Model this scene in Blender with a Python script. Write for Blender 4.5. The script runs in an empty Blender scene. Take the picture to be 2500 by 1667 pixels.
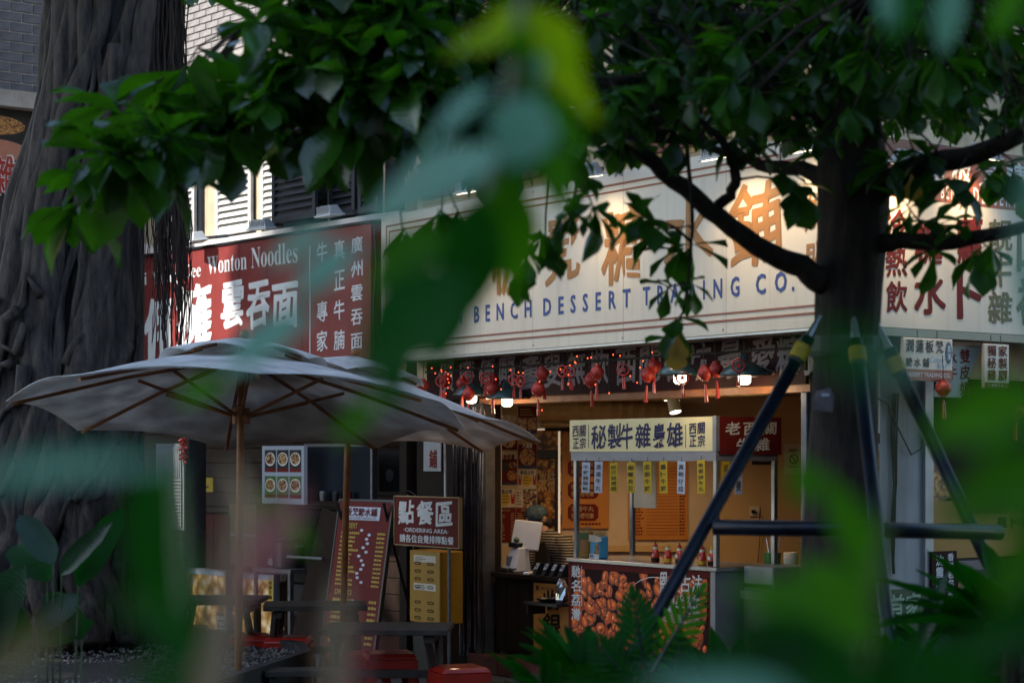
import bpy, bmesh, math, random
import numpy as np
from mathutils import Vector, Matrix, Quaternion
random.seed(7); rng = np.random.default_rng(7)
sc = bpy.context.scene
COL = sc.collection
R = math.radians
# ------------------------------------------------------------------ camera
FP = 4700.0; CXP = 1250.0; HYP = 1120.0; H = 1.75      # focal length, centre and horizon in photograph pixels, eye height
cam = bpy.data.cameras.new('camera'); co = bpy.data.objects.new('camera', cam); COL.objects.link(co)
co.location = (0, 0, H); co.rotation_euler = (R(90), 0, 0)
cam.sensor_width = 36; cam.lens = FP / 2500 * 36; cam.shift_y = (HYP - 833.5) / 2500
cam.clip_start = .05; cam.clip_end = 2000
cam.dof.use_dof = True; cam.dof.focus_distance = 13.4; cam.dof.aperture_fstop = 3.0
sc.camera = co
# ------------------------------------------------------------------ sky, sun, exposure
SUN = Vector((-.66, -.26, .70)).normalized()            # towards the sun
w = bpy.data.worlds.new('World'); sc.world = w; w.use_nodes = True
nt = w.node_tree; bg = nt.nodes['Background']
sky = nt.nodes.new('ShaderNodeTexSky'); sky.sky_type = 'NISHITA'; sky.sun_disc = False
sky.sun_elevation = math.asin(SUN.z); sky.sun_rotation = math.atan2(SUN.x, SUN.y)
sky.air_density = 1.2; sky.dust_density = .8; sky.ozone_density = 1.5
nt.links.new(sky.outputs[0], bg.inputs[0]); bg.inputs[1].default_value = .15
sl = bpy.data.lights.new('sun', 'SUN'); so = bpy.data.objects.new('sun', sl); COL.objects.link(so)
sl.energy = 4.2; sl.angle = R(.6); sl.color = (1, .95, .87)
so.rotation_euler = (-SUN).to_track_quat('-Z', 'Y').to_euler()
sc.view_settings.view_transform = 'Standard'; sc.view_settings.look = 'None'
sc.view_settings.exposure = 1.1; sc.view_settings.gamma = 1.0
sc.cycles.use_denoising = True; sc.cycles.max_bounces = 7; sc.cycles.transparent_max_bounces = 8
sc.cycles.caustics_reflective = False; sc.cycles.caustics_refractive = False
sc.cycles.sample_clamp_indirect = 4

# ------------------------------------------------------------------ frames and helpers
class Fr:
    """a wall frame: local x runs to the viewer's right along the wall, y into the wall, z up"""
    def __init__(s, ox, oy, a):
        s.o = Vector((ox, oy, 0)); s.a = a
        s.ex = Vector((math.cos(a), math.sin(a), 0)); s.ey = Vector((-math.sin(a), math.cos(a), 0))
    def w(s, x, y, z): return s.o + s.ex * x + s.ey * y + Vector((0, 0, z))
    def hit(s, px, py, yo=0.):
        d = Vector(((px - CXP) / FP, 1, -(py - HYP) / FP))
        p0 = s.o + s.ey * yo - Vector((0, 0, H))
        t = p0.dot(s.ey) / d.dot(s.ey); q = d * t
        rel = q - s.o
        return rel.dot(s.ex), q.z + H
    def rect(s, l, t, r, b, yo=0.):
        m = (t + b) / 2; c = (l + r) / 2
        return s.hit(l, m, yo)[0], s.hit(r, m, yo)[0], s.hit(c, b, yo)[1], s.hit(c, t, yo)[1]
def at(px, py, Y): return Vector(((px - CXP) / FP * Y, Y, H - (py - HYP) / FP * Y))

class MB:
    def __init__(s): s.v = []; s.f = []
    def add(s, vs, fs):
        n = len(s.v); s.v += [tuple(p) for p in vs]; s.f += [tuple(i + n for i in f) for f in fs]; return s
    def box(s, x0, x1, y0, y1, z0, z1):
        return s.add([(x0,y0,z0),(x1,y0,z0),(x1,y1,z0),(x0,y1,z0),(x0,y0,z1),(x1,y0,z1),(x1,y1,z1),(x0,y1,z1)],
                     [(0,3,2,1),(4,5,6,7),(0,1,5,4),(1,2,6,5),(2,3,7,6),(3,0,4,7)])
    def tube(s, pts, rad, n=8):
        pts = [Vector(p) for p in pts]
        if not hasattr(rad, '__len__'): rad = [rad] * len(pts)
        vs = []; up = None
        for i, p in enumerate(pts):
            d = (pts[min(i + 1, len(pts) - 1)] - pts[max(i - 1, 0)])
            d = d.normalized() if d.length > 1e-9 else Vector((0, 0, 1))
            if up is None: up = Vector((0, 0, 1)) if abs(d.z) < .9 else Vector((1, 0, 0))
            a = up.cross(d)
            if a.length < 1e-4: a = Vector((1, 0, 0)).cross(d)
            a.normalize(); b = d.cross(a); up = b
            for k in range(n):
                t = 2 * math.pi * k / n
                vs.append(p + (a * math.cos(t) + b * math.sin(t)) * rad[i])
        fs = []
        for i in range(len(pts) - 1):
            for k in range(n):
                q = (k + 1) % n
                fs.append((i*n+k, i*n+q, (i+1)*n+q, (i+1)*n+k))
        fs.append(tuple(range(n - 1, -1, -1))); m = (len(pts) - 1) * n
        fs.append(tuple(m + k for k in range(n)))
        return s.add(vs, fs)
    def lathe(s, prof, n=16, c=(0, 0, 0), cap=True):
        vs = []
        for r, z in prof:
            for k in range(n):
                t = 2 * math.pi * k / n
                vs.append((c[0] + r * math.cos(t), c[1] + r * math.sin(t), c[2] + z))
        fs = []
        for i in range(len(prof) - 1):
            for k in range(n):
                q = (k + 1) % n
                fs.append((i*n+k, i*n+q, (i+1)*n+q, (i+1)*n+k))
        if cap:
            fs.append(tuple(range(n - 1, -1, -1))); m = (len(prof) - 1) * n
            fs.append(tuple(m + k for k in range(n)))
        return s.add(vs, fs)
    def prism(s, poly, y0, y1):                  # polygon in x,z; y0 is the viewer's side
        n = len(poly)
        vs = [(x, y0, z) for x, z in poly] + [(x, y1, z) for x, z in poly]
        fs = [tuple(range(n)), tuple(range(2*n-1, n-1, -1))] + [(i, i+n, (i+1) % n + n, (i+1) % n) for i in range(n)]
        return s.add(vs, fs)
    def mesh(s, name, mat, smooth=False, bevel=0, seg=1):
        me = bpy.data.meshes.new(name); me.from_pydata(s.v, [], s.f)
        bm = bmesh.new(); bm.from_mesh(me); bmesh.ops.recalc_face_normals(bm, faces=bm.faces)
        if bevel: bmesh.ops.bevel(bm, geom=bm.edges[:], offset=bevel, segments=seg, affect='EDGES', profile=.5, clamp_overlap=True)
        if smooth:
            for f in bm.faces: f.smooth = True
        bm.to_mesh(me); bm.free()
        if mat: me.materials.append(mat)
        return me
    def build(s, name, mat, parent=None, smooth=False, bevel=0, seg=1):
        return link(name, s.mesh(name, mat, smooth, bevel, seg), parent)
def link(name, data, parent=None, M=None):
    o = bpy.data.objects.new(name, data); COL.objects.link(o)
    if parent: o.parent = parent
    if M is not None: o.matrix_local = M
    return o
def tag(o, label=None, cat=None, group=None, kind=None):
    for k, v in (('label', label), ('category', cat), ('group', group), ('kind', kind)):
        if v: o[k] = v
    return o
def empty(name, loc, rz=0, label=None, cat=None, group=None, kind=None):
    o = link(name, None); o.location = loc; o.rotation_euler = (0, 0, rz); o.empty_display_size = .1
    return tag(o, label, cat, group, kind)
def copy_tree(o, parent=None):
    c = o.copy(); COL.objects.link(c); c.parent = parent
    for ch in list(o.children): copy_tree(ch, c)
    return c
def ordinal(i): return ['first','second','third','fourth','fifth','sixth','seventh','eighth','ninth','tenth','eleventh','twelfth','thirteenth','fourteenth','fifteenth','sixteenth'][i]

# ------------------------------------------------------------------ materials
def mat(name, col, rough=.6, metal=0., var=.12, scale=8., bump=0., bscale=60., emit=0., ecol=None, spec=.5, coat=0., coords='Object', alpha=None, streak=0.):
    m = bpy.data.materials.new(name); m.use_nodes = True
    t = m.node_tree; p = t.nodes['Principled BSDF']; L = t.links.new
    p.inputs['Roughness'].default_value = rough; p.inputs['Metallic'].default_value = metal
    p.inputs['Specular IOR Level'].default_value = spec; p.inputs['Coat Weight'].default_value = coat
    tc = t.nodes.new('ShaderNodeTexCoord')
    if var > 0:
        nz = t.nodes.new('ShaderNodeTexNoise'); nz.inputs['Scale'].default_value = scale; nz.inputs['Detail'].default_value = 5
        L(tc.outputs[coords], nz.inputs['Vector'])
        mr = t.nodes.new('ShaderNodeMapRange'); mr.inputs[1].default_value = .3; mr.inputs[2].default_value = .7
        mr.inputs[3].default_value = 1 - var; mr.inputs[4].default_value = 1 + var * .6
        L(nz.outputs[0], mr.inputs[0])
        mx = t.nodes.new('ShaderNodeVectorMath'); mx.operation = 'SCALE'; mx.inputs[0].default_value = col[:3]
        if streak:                               # rain streaks running down
            mp = t.nodes.new('ShaderNodeMapping'); mp.inputs['Scale'].default_value = (9, 9, .5); L(tc.outputs[coords], mp.inputs[0])
            ns = t.nodes.new('ShaderNodeTexNoise'); ns.inputs['Scale'].default_value = 1.; ns.inputs['Detail'].default_value = 6; ns.inputs['Roughness'].default_value = .7; L(mp.outputs[0], ns.inputs['Vector'])
            m2 = t.nodes.new('ShaderNodeMapRange'); m2.inputs[1].default_value = .5; m2.inputs[2].default_value = .8; m2.inputs[3].default_value = 1; m2.inputs[4].default_value = 1 - streak; L(ns.outputs[0], m2.inputs[0])
            mm = t.nodes.new('ShaderNodeMath'); mm.operation = 'MULTIPLY'; L(mr.outputs[0], mm.inputs[0]); L(m2.outputs[0], mm.inputs[1]); mr = mm
        L(mr.outputs[0], mx.inputs['Scale']); L(mx.outputs[0], p.inputs['Base Color'])
    else: p.inputs['Base Color'].default_value = (*col[:3], 1)
    if bump:
        nb = t.nodes.new('ShaderNodeTexNoise'); nb.inputs['Scale'].default_value = bscale; nb.inputs['Detail'].default_value = 6
        L(tc.outputs[coords], nb.inputs['Vector'])
        b = t.nodes.new('ShaderNodeBump'); b.inputs['Strength'].default_value = bump; b.inputs['Distance'].default_value = .02
        L(nb.outputs[0], b.inputs['Height']); L(b.outputs[0], p.inputs['Normal'])
    if emit:
        p.inputs['Emission Color'].default_value = (*(ecol or col)[:3], 1); p.inputs['Emission Strength'].default_value = emit
    if alpha is not None: p.inputs['Alpha'].default_value = alpha
    return m
def leafmat(name, col, trans, rough=.3, var=.35, vein=0., tw=.45, coat=.25, spec=.5):
    m = bpy.data.materials.new(name); m.use_nodes = True
    t = m.node_tree; p = t.nodes['Principled BSDF']; L = t.links.new; out = t.nodes['Material Output']
    g = t.nodes.new('ShaderNodeNewGeometry'); nz = t.nodes.new('ShaderNodeTexNoise'); nz.inputs['Scale'].default_value = 5.; nz.inputs['Detail'].default_value = 2
    L(g.outputs['Position'], nz.inputs['Vector'])
    mr = t.nodes.new('ShaderNodeMapRange'); mr.inputs[1].default_value = .3; mr.inputs[2].default_value = .7
    mr.inputs[3].default_value = 1 - var; mr.inputs[4].default_value = 1 + var; L(nz.outputs[0], mr.inputs[0])
    def sc_(c):
        v = t.nodes.new('ShaderNodeVectorMath'); v.operation = 'SCALE'; v.inputs[0].default_value = c; L(mr.outputs[0], v.inputs['Scale']); return v.outputs[0]
    L(sc_(col), p.inputs['Base Color']); p.inputs['Roughness'].default_value = rough
    p.inputs['Coat Weight'].default_value = coat; p.inputs['Coat Roughness'].default_value = .18; p.inputs['Specular IOR Level'].default_value = spec
    tr = t.nodes.new('ShaderNodeBsdfTranslucent'); L(sc_(trans), tr.inputs[0])
    if vein:
        tc = t.nodes.new('ShaderNodeTexCoord'); wv = t.nodes.new('ShaderNodeTexWave'); wv.bands_direction = 'X'; wv.inputs['Scale'].default_value = 5.; wv.inputs['Distortion'].default_value = 2.5
        L(tc.outputs['UV'], wv.inputs['Vector']); b = t.nodes.new('ShaderNodeBump'); b.inputs['Strength'].default_value = vein; b.inputs['Distance'].default_value = .01
        L(wv.outputs[0], b.inputs['Height']); L(b.outputs[0], p.inputs['Normal'])
    mx = t.nodes.new('ShaderNodeMixShader'); mx.inputs[0].default_value = tw
    L(p.outputs[0], mx.inputs[1]); L(tr.outputs[0], mx.inputs[2]); L(mx.outputs[0], out.inputs[0])
    return m
def foodmat(name, cols, scale=14., emit=0.):
    """flat print: a close-up of food, lumpy cells in several browns"""
    m = bpy.data.materials.new(name); m.use_nodes = True
    t = m.node_tree; p = t.nodes['Principled BSDF']; L = t.links.new
    tc = t.nodes.new('ShaderNodeTexCoord'); nz = t.nodes.new('ShaderNodeTexNoise'); nz.inputs['Scale'].default_value = scale * .5; nz.inputs['Detail'].default_value = 3
    L(tc.outputs['Object'], nz.inputs['Vector'])
    ad = t.nodes.new('ShaderNodeVectorMath'); ad.operation = 'MULTIPLY_ADD'; ad.inputs[1].default_value = (.12, .12, .12)
    L(nz.outputs['Color'], ad.inputs[0]); L(tc.outputs['Object'], ad.inputs[2])
    vo = t.nodes.new('ShaderNodeTexVoronoi'); vo.feature = 'SMOOTH_F1'; vo.inputs['Scale'].default_value = scale; vo.inputs['Smoothness'].default_value = .12
    L(ad.outputs[0], vo.inputs['Vector'])
    n2 = t.nodes.new('ShaderNodeTexNoise'); n2.inputs['Scale'].default_value = scale * 2.5; n2.inputs['Detail'].default_value = 5; n2.inputs['Distortion'].default_value = 1.5
    L(tc.outputs['Object'], n2.inputs['Vector'])
    m0 = t.nodes.new('ShaderNodeMath'); m0.operation = 'MULTIPLY'; m0.inputs[1].default_value = .55; L(n2.outputs[0], m0.inputs[0])
    mm = t.nodes.new('ShaderNodeMath'); mm.operation = 'MULTIPLY_ADD'; mm.inputs[1].default_value = -.85; L(vo.outputs['Distance'], mm.inputs[0]); L(m0.outputs[0], mm.inputs[2])
    m1 = t.nodes.new('ShaderNodeMath'); m1.operation = 'ADD'; m1.inputs[1].default_value = .74; L(mm.outputs[0], m1.inputs[0]); mm = m1
    cr = t.nodes.new('ShaderNodeValToRGB'); cr.color_ramp.elements.remove(cr.color_ramp.elements[0])
    cr.color_ramp.elements[0].position = .38; cr.color_ramp.elements[0].color = (*cols[0], 1)
    for i, c in enumerate(cols[1:]):
        e = cr.color_ramp.elements.new(.38 + .6 * (i + 1) / (len(cols) - 1)); e.color = (*c, 1)
    L(mm.outputs[0], cr.inputs[0]); L(cr.outputs[0], p.inputs['Base Color']); p.inputs['Roughness'].default_value = .35
    if emit: L(cr.outputs[0], p.inputs['Emission Color']); p.inputs['Emission Strength'].default_value = emit
    return m
def barkmat(name, c1, c2, zs=.25, scale=14., bump=.9):
    m = bpy.data.materials.new(name); m.use_nodes = True
    t = m.node_tree; p = t.nodes['Principled BSDF']; L = t.links.new
    tc = t.nodes.new('ShaderNodeTexCoord'); mp = t.nodes.new('ShaderNodeMapping'); mp.inputs['Scale'].default_value = (1, 1, zs)
    L(tc.outputs['Object'], mp.inputs[0]); nz = t.nodes.new('ShaderNodeTexNoise'); nz.inputs['Scale'].default_value = scale; nz.inputs['Detail'].default_value = 8; nz.inputs['Roughness'].default_value = .65
    L(mp.outputs[0], nz.inputs['Vector']); cr = t.nodes.new('ShaderNodeValToRGB')
    cr.color_ramp.elements[0].position = .35; cr.color_ramp.elements[0].color = (*c1, 1); cr.color_ramp.elements[1].position = .68; cr.color_ramp.elements[1].color = (*c2, 1)
    L(nz.outputs[0], cr.inputs[0]); L(cr.outputs[0], p.inputs['Base Color']); p.inputs['Roughness'].default_value = .85
    b = t.nodes.new('ShaderNodeBump'); b.inputs['Strength'].default_value = bump; b.inputs['Distance'].default_value = .03
    L(nz.outputs[0], b.inputs['Height']); L(b.outputs[0], p.inputs['Normal'])
    return m
M = dict(
    cream=mat('cream_panel', (.72, .655, .54), .38, var=.08, scale=2.2, bump=.05, bscale=3, streak=.22),
    white=mat('white_paint', (.78, .78, .77), .5, var=.08), whiteprint=mat('white_print', (.8, .8, .8), .5, var=.05),
    gold=mat('gold_print', (.38, .17, .045), .45, var=.1), blue=mat('blue_print', (.035, .07, .26), .45, var=.08),
    stripe=mat('brown_stripe', (.28, .10, .06), .5, var=.1), redsign=mat('red_sign', (.24, .04, .036), .42, var=.2, scale=2.5, streak=.4),
    maroon=mat('maroon_print', (.15, .014, .012), .6, var=.12, spec=.2), dkmaroon=mat('dark_maroon', (.026, .006, .006), .7, var=.15, spec=.2),
    brownband=mat('brown_band', (.26, .07, .03), .42, var=.1), olive=mat('olive_print', (.12, .11, .03), .5, var=.1),
    charcoal=mat('charcoal_print', (.17, .14, .15), .5, var=.1), navy=mat('navy_print', (.02, .02, .10), .45, var=.1),
    black=mat('black_plastic', (.012, .012, .014), .4, var=.2), blackm=mat('black_matt', (.02, .019, .018), .75, var=.3),
    steel=mat('steel', (.45, .46, .48), .32, .9, var=.12, scale=20), dksteel=mat('dull_steel', (.2, .2, .21), .45, .8, var=.2, scale=15),
    alu=mat('aluminium_grey', (.33, .34, .37), .45, .5, var=.1), lampgrey=mat('lamp_grey', (.5, .51, .52), .45, .3, var=.15),
    orangeb=mat('orange_board', (.55, .22, .04), .5, var=.08), creamwall=mat('cream_wall', (.62, .50, .34), .7, var=.1, scale=3, bump=.05),
    ochre=mat('ochre_wall', (.60, .42, .20), .7, var=.1, scale=2, bump=.05), beige=mat('beige_render', (.58, .45, .30), .8, var=.2, scale=5, bump=.15, bscale=90, streak=.4),
    concrete=mat('pale_concrete', (.42, .39, .36), .85, var=.25, scale=6, bump=.2, streak=.4), mortar=mat('mortar', (.55, .52, .50), .9, var=.12, scale=20, bump=.2),
    brick=mat('grey_brick', (.13, .13, .15), .75, var=.35, scale=9, bump=.25, bscale=120, coords='Object'),
    brick2=mat('light_grey_brick', (.30, .28, .28), .75, var=.3, scale=9, bump=.25, bscale=120),
    louverw=mat('white_louvre', (.70, .68, .64), .5, var=.12, scale=12), louverk=mat('black_louvre', (.03, .032, .04), .4, var=.2),
    louverr=mat('red_louvre', (.16, .03, .018), .5, var=.2), wood=mat('brown_wood', (.34, .13, .045), .45, var=.3, scale=14),
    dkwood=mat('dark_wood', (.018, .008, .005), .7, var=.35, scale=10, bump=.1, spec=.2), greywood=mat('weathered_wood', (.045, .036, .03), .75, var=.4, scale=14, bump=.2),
    canvas=leafmat('grey_canvas', (.80, .80, .80), (.80, .77, .73), .9, .2, tw=.34, coat=0, spec=.2), redplastic=mat('red_plastic', (.42, .022, .012), .28, var=.12, coat=.3),
    redlac=mat('red_lantern', (.42, .03, .018), .45, var=.2, scale=40), redled=mat('red_led', (1, .10, .03), .4, var=0, emit=1.8, ecol=(1, .10, .03)),
    bulb=mat('warm_bulb', (1, .9, .75), .4, var=0, emit=2.4, ecol=(1, .80, .55)), enamel=mat('green_enamel', (.03, .075, .075), .3, var=.15, coat=.4),
    enamelin=mat('enamel_inside', (.75, .62, .42), .4, var=.05), yellowbox=mat('yellow_plastic', (.40, .21, .012), .42, var=.1), yellowstrip=mat('yellow_card', (.70, .46, .02), .6, var=.08),
    bluestrip=mat('pale_card', (.62, .68, .80), .6, var=.06), ink=mat('black_ink', (.012, .012, .014), .6, var=0), yellowink=mat('yellow_print', (.55, .38, .05), .6, var=.1),
    lightbox=mat('yellow_lightbox', (.70, .64, .36), .4, var=.05, scale=3, emit=.05, ecol=(.95, .82, .38)), lbwhite=mat('cool_lightbox', (.26, .30, .37), .4, var=.05, emit=.03, ecol=(.65, .78, 1)),
    tube=mat('blue_black_tube', (.007, .011, .024), .38, .2, var=.45, scale=15, coat=.1, spec=.35), tape=mat('yellow_tape', (.60, .40, .02), .5, var=.2, scale=30),
    tape2=mat('dark_tape', (.06, .055, .05), .6, var=.2), gravel=mat('gravel', (.15, .14, .14), .85, var=.55, scale=6, coords='Object'), soil=mat('soil', (.035, .028, .022), .95, var=.4, scale=8, bump=.5),
    kerb=mat('dark_kerb', (.028, .028, .03), .8, var=.3, scale=10, bump=.2), pave=mat('paving', (.07, .066, .062), .8, var=.25, scale=1.5, bump=.15), asphalt=mat('asphalt', (.05, .05, .05), .9, var=.25, scale=2, bump=.3),
    tile=mat('red_floor_tile', (.14, .04, .03), .35, var=.25), skin=mat('skin', (.36, .20, .13), .5, var=.1), hair=mat('hair', (.02, .016, .014), .5, var=.2), net=mat('blue_hair_net', (.05, .095, .14), .6, var=.6, scale=30, bump=.8, bscale=60),
    foil=mat('foil', (.75, .75, .75), .18, 1., var=.1), glassred=mat('chilli_sauce', (.50, .02, .008), .2, var=.1, coat=.6), clearp=mat('clear_plastic', (.75, .68, .55), .15, var=.05, coat=.6),
    yellowcap=mat('yellow_cap', (.65, .38, .02), .4, var=.05), bluepack=mat('blue_pack', (.10, .42, .68), .4, var=.1), greenpack=mat('green_pack', (.08, .16, .05), .4, var=.1),
    pinkish=mat('pinkish_print', (.5, .2, .12), .5, var=.1), tinsel=mat('tinsel', (.22, .20, .22), .22, .9, var=.5, scale=20), glass=mat('dark_glass', (.02, .022, .025), .06, var=0, spec=.8),
    greenb=mat('green_bucket', (.06, .20, .05), .4, var=.1), tan=mat('tan_print', (.48, .33, .15), .6, var=.1), paper=mat('white_paper', (.72, .64, .52), .7, var=.06),
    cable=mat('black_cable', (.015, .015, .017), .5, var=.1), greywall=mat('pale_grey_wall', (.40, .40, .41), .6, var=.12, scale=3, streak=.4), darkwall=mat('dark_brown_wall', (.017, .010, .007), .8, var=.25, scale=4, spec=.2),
)
F = dict(
    offal=foodmat('offal_print', [(.012, .004, .003), (.10, .014, .004), (.36, .06, .008), (.66, .24, .06)], 11, .24),
    bowl=foodmat('bowl_print', [(.10, .03, .01), (.45, .17, .03), (.65, .36, .10), (.75, .55, .25)], 40),
    beef=foodmat('beef_print', [(.18, .07, .02), (.50, .27, .07), (.70, .50, .26), (.80, .70, .55)], 9, .06),
    noodle=foodmat('noodle_print', [(.06, .02, .005), (.35, .12, .02), (.55, .30, .06), (.60, .40, .10)], 22),
    soup=foodmat('soup_print', [(.02, .012, .008), (.22, .10, .04), (.45, .32, .16), (.60, .50, .35)], 30, .05),
    dark=foodmat('dark_food_print', [(.008, .006, .006), (.03, .015, .01), (.10, .03, .012), (.25, .07, .02)], 10),
)

# ------------------------------------------------------------------ lettering
_tc = {}
_sc2 = bpy.data.scenes.new('workshop')             # an empty side scene in which glyphs and skins are evaluated
def evaluated(o):
    _sc2.collection.objects.link(o)
    with bpy.context.temp_override(scene=_sc2, view_layer=_sc2.view_layers[0]):
        dg = bpy.context.evaluated_depsgraph_get(); dg.update()
        me = bpy.data.meshes.new_from_object(o.evaluated_get(dg))
    return me
def glyphs(body, off=.0):
    off = round(off, 4); k = (body, off)
    if k in _tc: return _tc[k]
    if off > .012:                               # heavy strokes: the glyph laid over itself, a little shifted
        v, f = glyphs(body, .004); d = off * .5; V = []; FF = []
        for i, (a, b) in enumerate(((0, 0), (d, d*.6), (-d, -d*.6), (d*.6, -d), (-d*.6, d))):
            FF += [tuple(q + len(v) * i for q in g) for g in f]; V.append(v + np.array((a, b)))
        _tc[k] = (np.concatenate(V), FF); return _tc[k]
    c = bpy.data.curves.new('t', 'FONT'); c.body = body; c.offset = off; c.resolution_u = 2; c.fill_mode = 'BOTH'
    o = bpy.data.objects.new('t', c)
    me = evaluated(o)
    v = np.array([x.co[:2] for x in me.vertices]) if len(me.vertices) else np.zeros((3, 2))
    f = [tuple(p.vertices) for p in me.polygons]
    bpy.data.objects.remove(o); bpy.data.curves.remove(c); bpy.data.meshes.remove(me)
    _tc[k] = (v, f); return v, f
def text(body, x0, x1, z0, z1, m, parent, y=-.003, off=.0, name='lettering', brush=0., fit=True, slant=0.):
    v, f = glyphs(body, off); lo = v.min(0); sz = np.maximum(v.max(0) - lo, 1e-6)
    u = (v - lo) / sz
    if brush:                                    # a hand-painted lean and wobble
        a = u.copy(); ph = sum(map(ord, body)) % 7
        a[:, 1] += brush * .10 * (u[:, 0] - .5) + brush * .03 * np.sin(u[:, 0] * 9 + ph)
        a[:, 0] += brush * .03 * np.sin(u[:, 1] * 8 + ph) + brush * .03 * (u[:, 1] - .5)
        u = a
    if not fit:                                  # keep the glyphs' own proportions inside the box
        k = min((x1 - x0) / sz[0], (z1 - z0) / sz[1]); cx = (x0 + x1) / 2; cz = (z0 + z1) / 2
        x0, x1, z0, z1 = cx - k*sz[0]/2, cx + k*sz[0]/2, cz - k*sz[1]/2, cz + k*sz[1]/2
    me = bpy.data.meshes.new(name)
    n5 = len(u) // 5
    me.from_pydata([(x0 + (x1-x0)*(a + slant*b), y - (.0003 * (i // n5) if off > .012 else 0), z0 + (z1-z0)*b) for i, (a, b) in enumerate(u)], [], f); me.materials.append(m)
    return link(name, me, parent)
def vtext(chars, xc, wd, ztop, zbot, m, parent, y=-.003, off=.01, brush=.6, gap=.12, name='lettering'):
    n = len(chars); hh = (ztop - zbot) / n
    mb = MB()
    for i, ch in enumerate(chars):
        v, f = glyphs(ch, off); lo = v.min(0); sz = np.maximum(v.max(0) - lo, 1e-6); u = (v - lo) / sz
        z1 = ztop - i * hh - hh * gap / 2; z0 = ztop - (i + 1) * hh + hh * gap / 2
        zz = u[:, 1] + brush * .10 * (u[:, 0] - .5)
        n5 = max(1, len(u) // 5)
        mb.add([(xc - wd/2 + wd * a + brush * wd * .03 * math.sin(b * 8 + i), y - (.0003 * (j // n5) if off > .012 else 0), z0 + (z1 - z0) * c) for j, ((a, b), c) in enumerate(zip(u, zz))], f)
    me = bpy.data.meshes.new(name); me.from_pydata(mb.v, [], mb.f); me.materials.append(m)
    return link(name, me, parent)
def serif(s):                                    # mathematical bold letters carry serifs
    o = ''
    for ch in s:
        if 'A' <= ch <= 'Z': o += chr(0x1D400 + ord(ch) - 65)
        elif 'a' <= ch <= 'z': o += chr(0x1D41A + ord(ch) - 97)
        else: o += ch
    return o
def board(fr, l, t, r, b, yo, name, label, cat, m, th=.03, group=None, frame=None, fw=.012, bevel=0, part='panel'):
    """a flat sign: Empty at the middle of its lower edge, panel behind local y = 0; returns root, half width, height"""
    x0, x1, z0, z1 = fr.rect(l, t, r, b, yo)
    root = empty(name, fr.w((x0 + x1) / 2, yo, z0), fr.a, label, cat, group)
    hw = (x1 - x0) / 2; h = z1 - z0
    MB().box(-hw, hw, 0, th, 0, h).build(part, m, root, bevel=bevel)
    if frame:
        q = MB().box(-hw-fw, hw+fw, -.006, th+.004, h+.001, h+fw).box(-hw-fw, hw+fw, -.006, th+.004, -fw, -.001).box(-hw-fw, -hw-.001, -.006, th+.004, .0005, h).box(hw+.001, hw+fw, -.006, th+.004, .0005, h)
        q.build('frame', frame, root)
    return root, hw, h
def disc(xc, zc, rx, rz, m, parent, name, y=-.004, n=22):
    return MB().prism([(xc + rx*math.cos(2*math.pi*k/n), zc + rz*math.sin(2*math.pi*k/n)) for k in range(n)], y, y + .002).build(name, m, parent)
def lines(n, x0, x1, z0, z1, m, parent, name='printed_line', y=-.003, fill=.5, jit=.4):
    """rows of print too small to read"""
    d = (z1 - z0) / n; mb = MB()
    for i in range(n):
        x = x0; zc = z0 + d * (i + .5); e = x1 - (x1 - x0) * jit * random.random()
        while x < e:
            g = d * random.uniform(.5, .9); mb.box(x, min(x + g, e), y, y + .001, zc - d*fill/2, zc + d*fill/2*random.uniform(.6, 1)); x += g + d * .18
    return mb.build(name, m, parent)

# ------------------------------------------------------------------ frames of the place
def frame_through(px, Y, a): return Fr((px - CXP) / FP * Y, Y, a)
aS = -math.atan2(4700, 3400)
S = Fr(2.083, 12.06, aS)                                    # the corner shop's front; its origin is the corner of the two signs
E = Fr(2.083, 12.06, aS + math.pi / 2)                      # the corner shop's side street front
xl = S.hit(930, 700, 0)[0]
aR = -math.atan2(4700, 4150)
p = S.w(xl - .10, .05, 0); RR = Fr(p.x, p.y, aR)            # the noodle shop's front
FY = .38                                                    # the shopfront stands this far behind the sign
xj = S.hit(1187, 1300, FY)[0]                               # left jamb of the dessert shop
W = Fr(-.42, 17.0, 0.)                                      # the shop's inside wall that faces the street

# ================================================================== SETTING
tag(MB().box(-300, 300, -300, 300, -.3, -.004).build('ground', M['asphalt']), kind='structure')
tag(MB().box(-14, 9, -3, 24, -.2, 0).build('pavement', M['pave']), kind='structure')

# ------------------------------------------------------------------ corner building with the dessert shop
cb = empty('corner_building', S.w(0, FY, 0), aS, 'cream corner building with red brown louvred shutters above the dessert shop', 'building')
def CB(mb, name, m, **k): return mb.build(name, m, cb, **k)     # local: x left of the corner is negative, y = 0 is the shopfront plane
z_lint0 = S.hit(1500, 975, FY)[1]; z_signb = S.hit(1500, 838, 0)[1]; z_signt = S.hit(1625, 396, 0)[1]
FL = .15; CE = z_lint0 + .10; xr = S.hit(1962, 1200, FY)[0]
CB(MB().box(xl - .02, -.36, .0, .25, z_signb - .25, 9.0), 'upper_wall', M['beige'])
CB(MB().box(-.60, -.37, .26, 9, 2.3, 9.0), 'side_wall', M['beige'])
# shopfront openings: pillar left of the door, pillar at the corner
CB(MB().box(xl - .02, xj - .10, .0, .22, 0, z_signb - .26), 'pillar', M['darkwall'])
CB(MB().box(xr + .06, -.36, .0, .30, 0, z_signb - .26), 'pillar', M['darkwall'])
for a, b in ((xj - .10, xj - .01), (xr, xr + .059)): CB(MB().box(a, b, -.03, .10, 0, z_lint0 - .002), 'door_jamb', M['dksteel'], bevel=.006)
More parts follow.
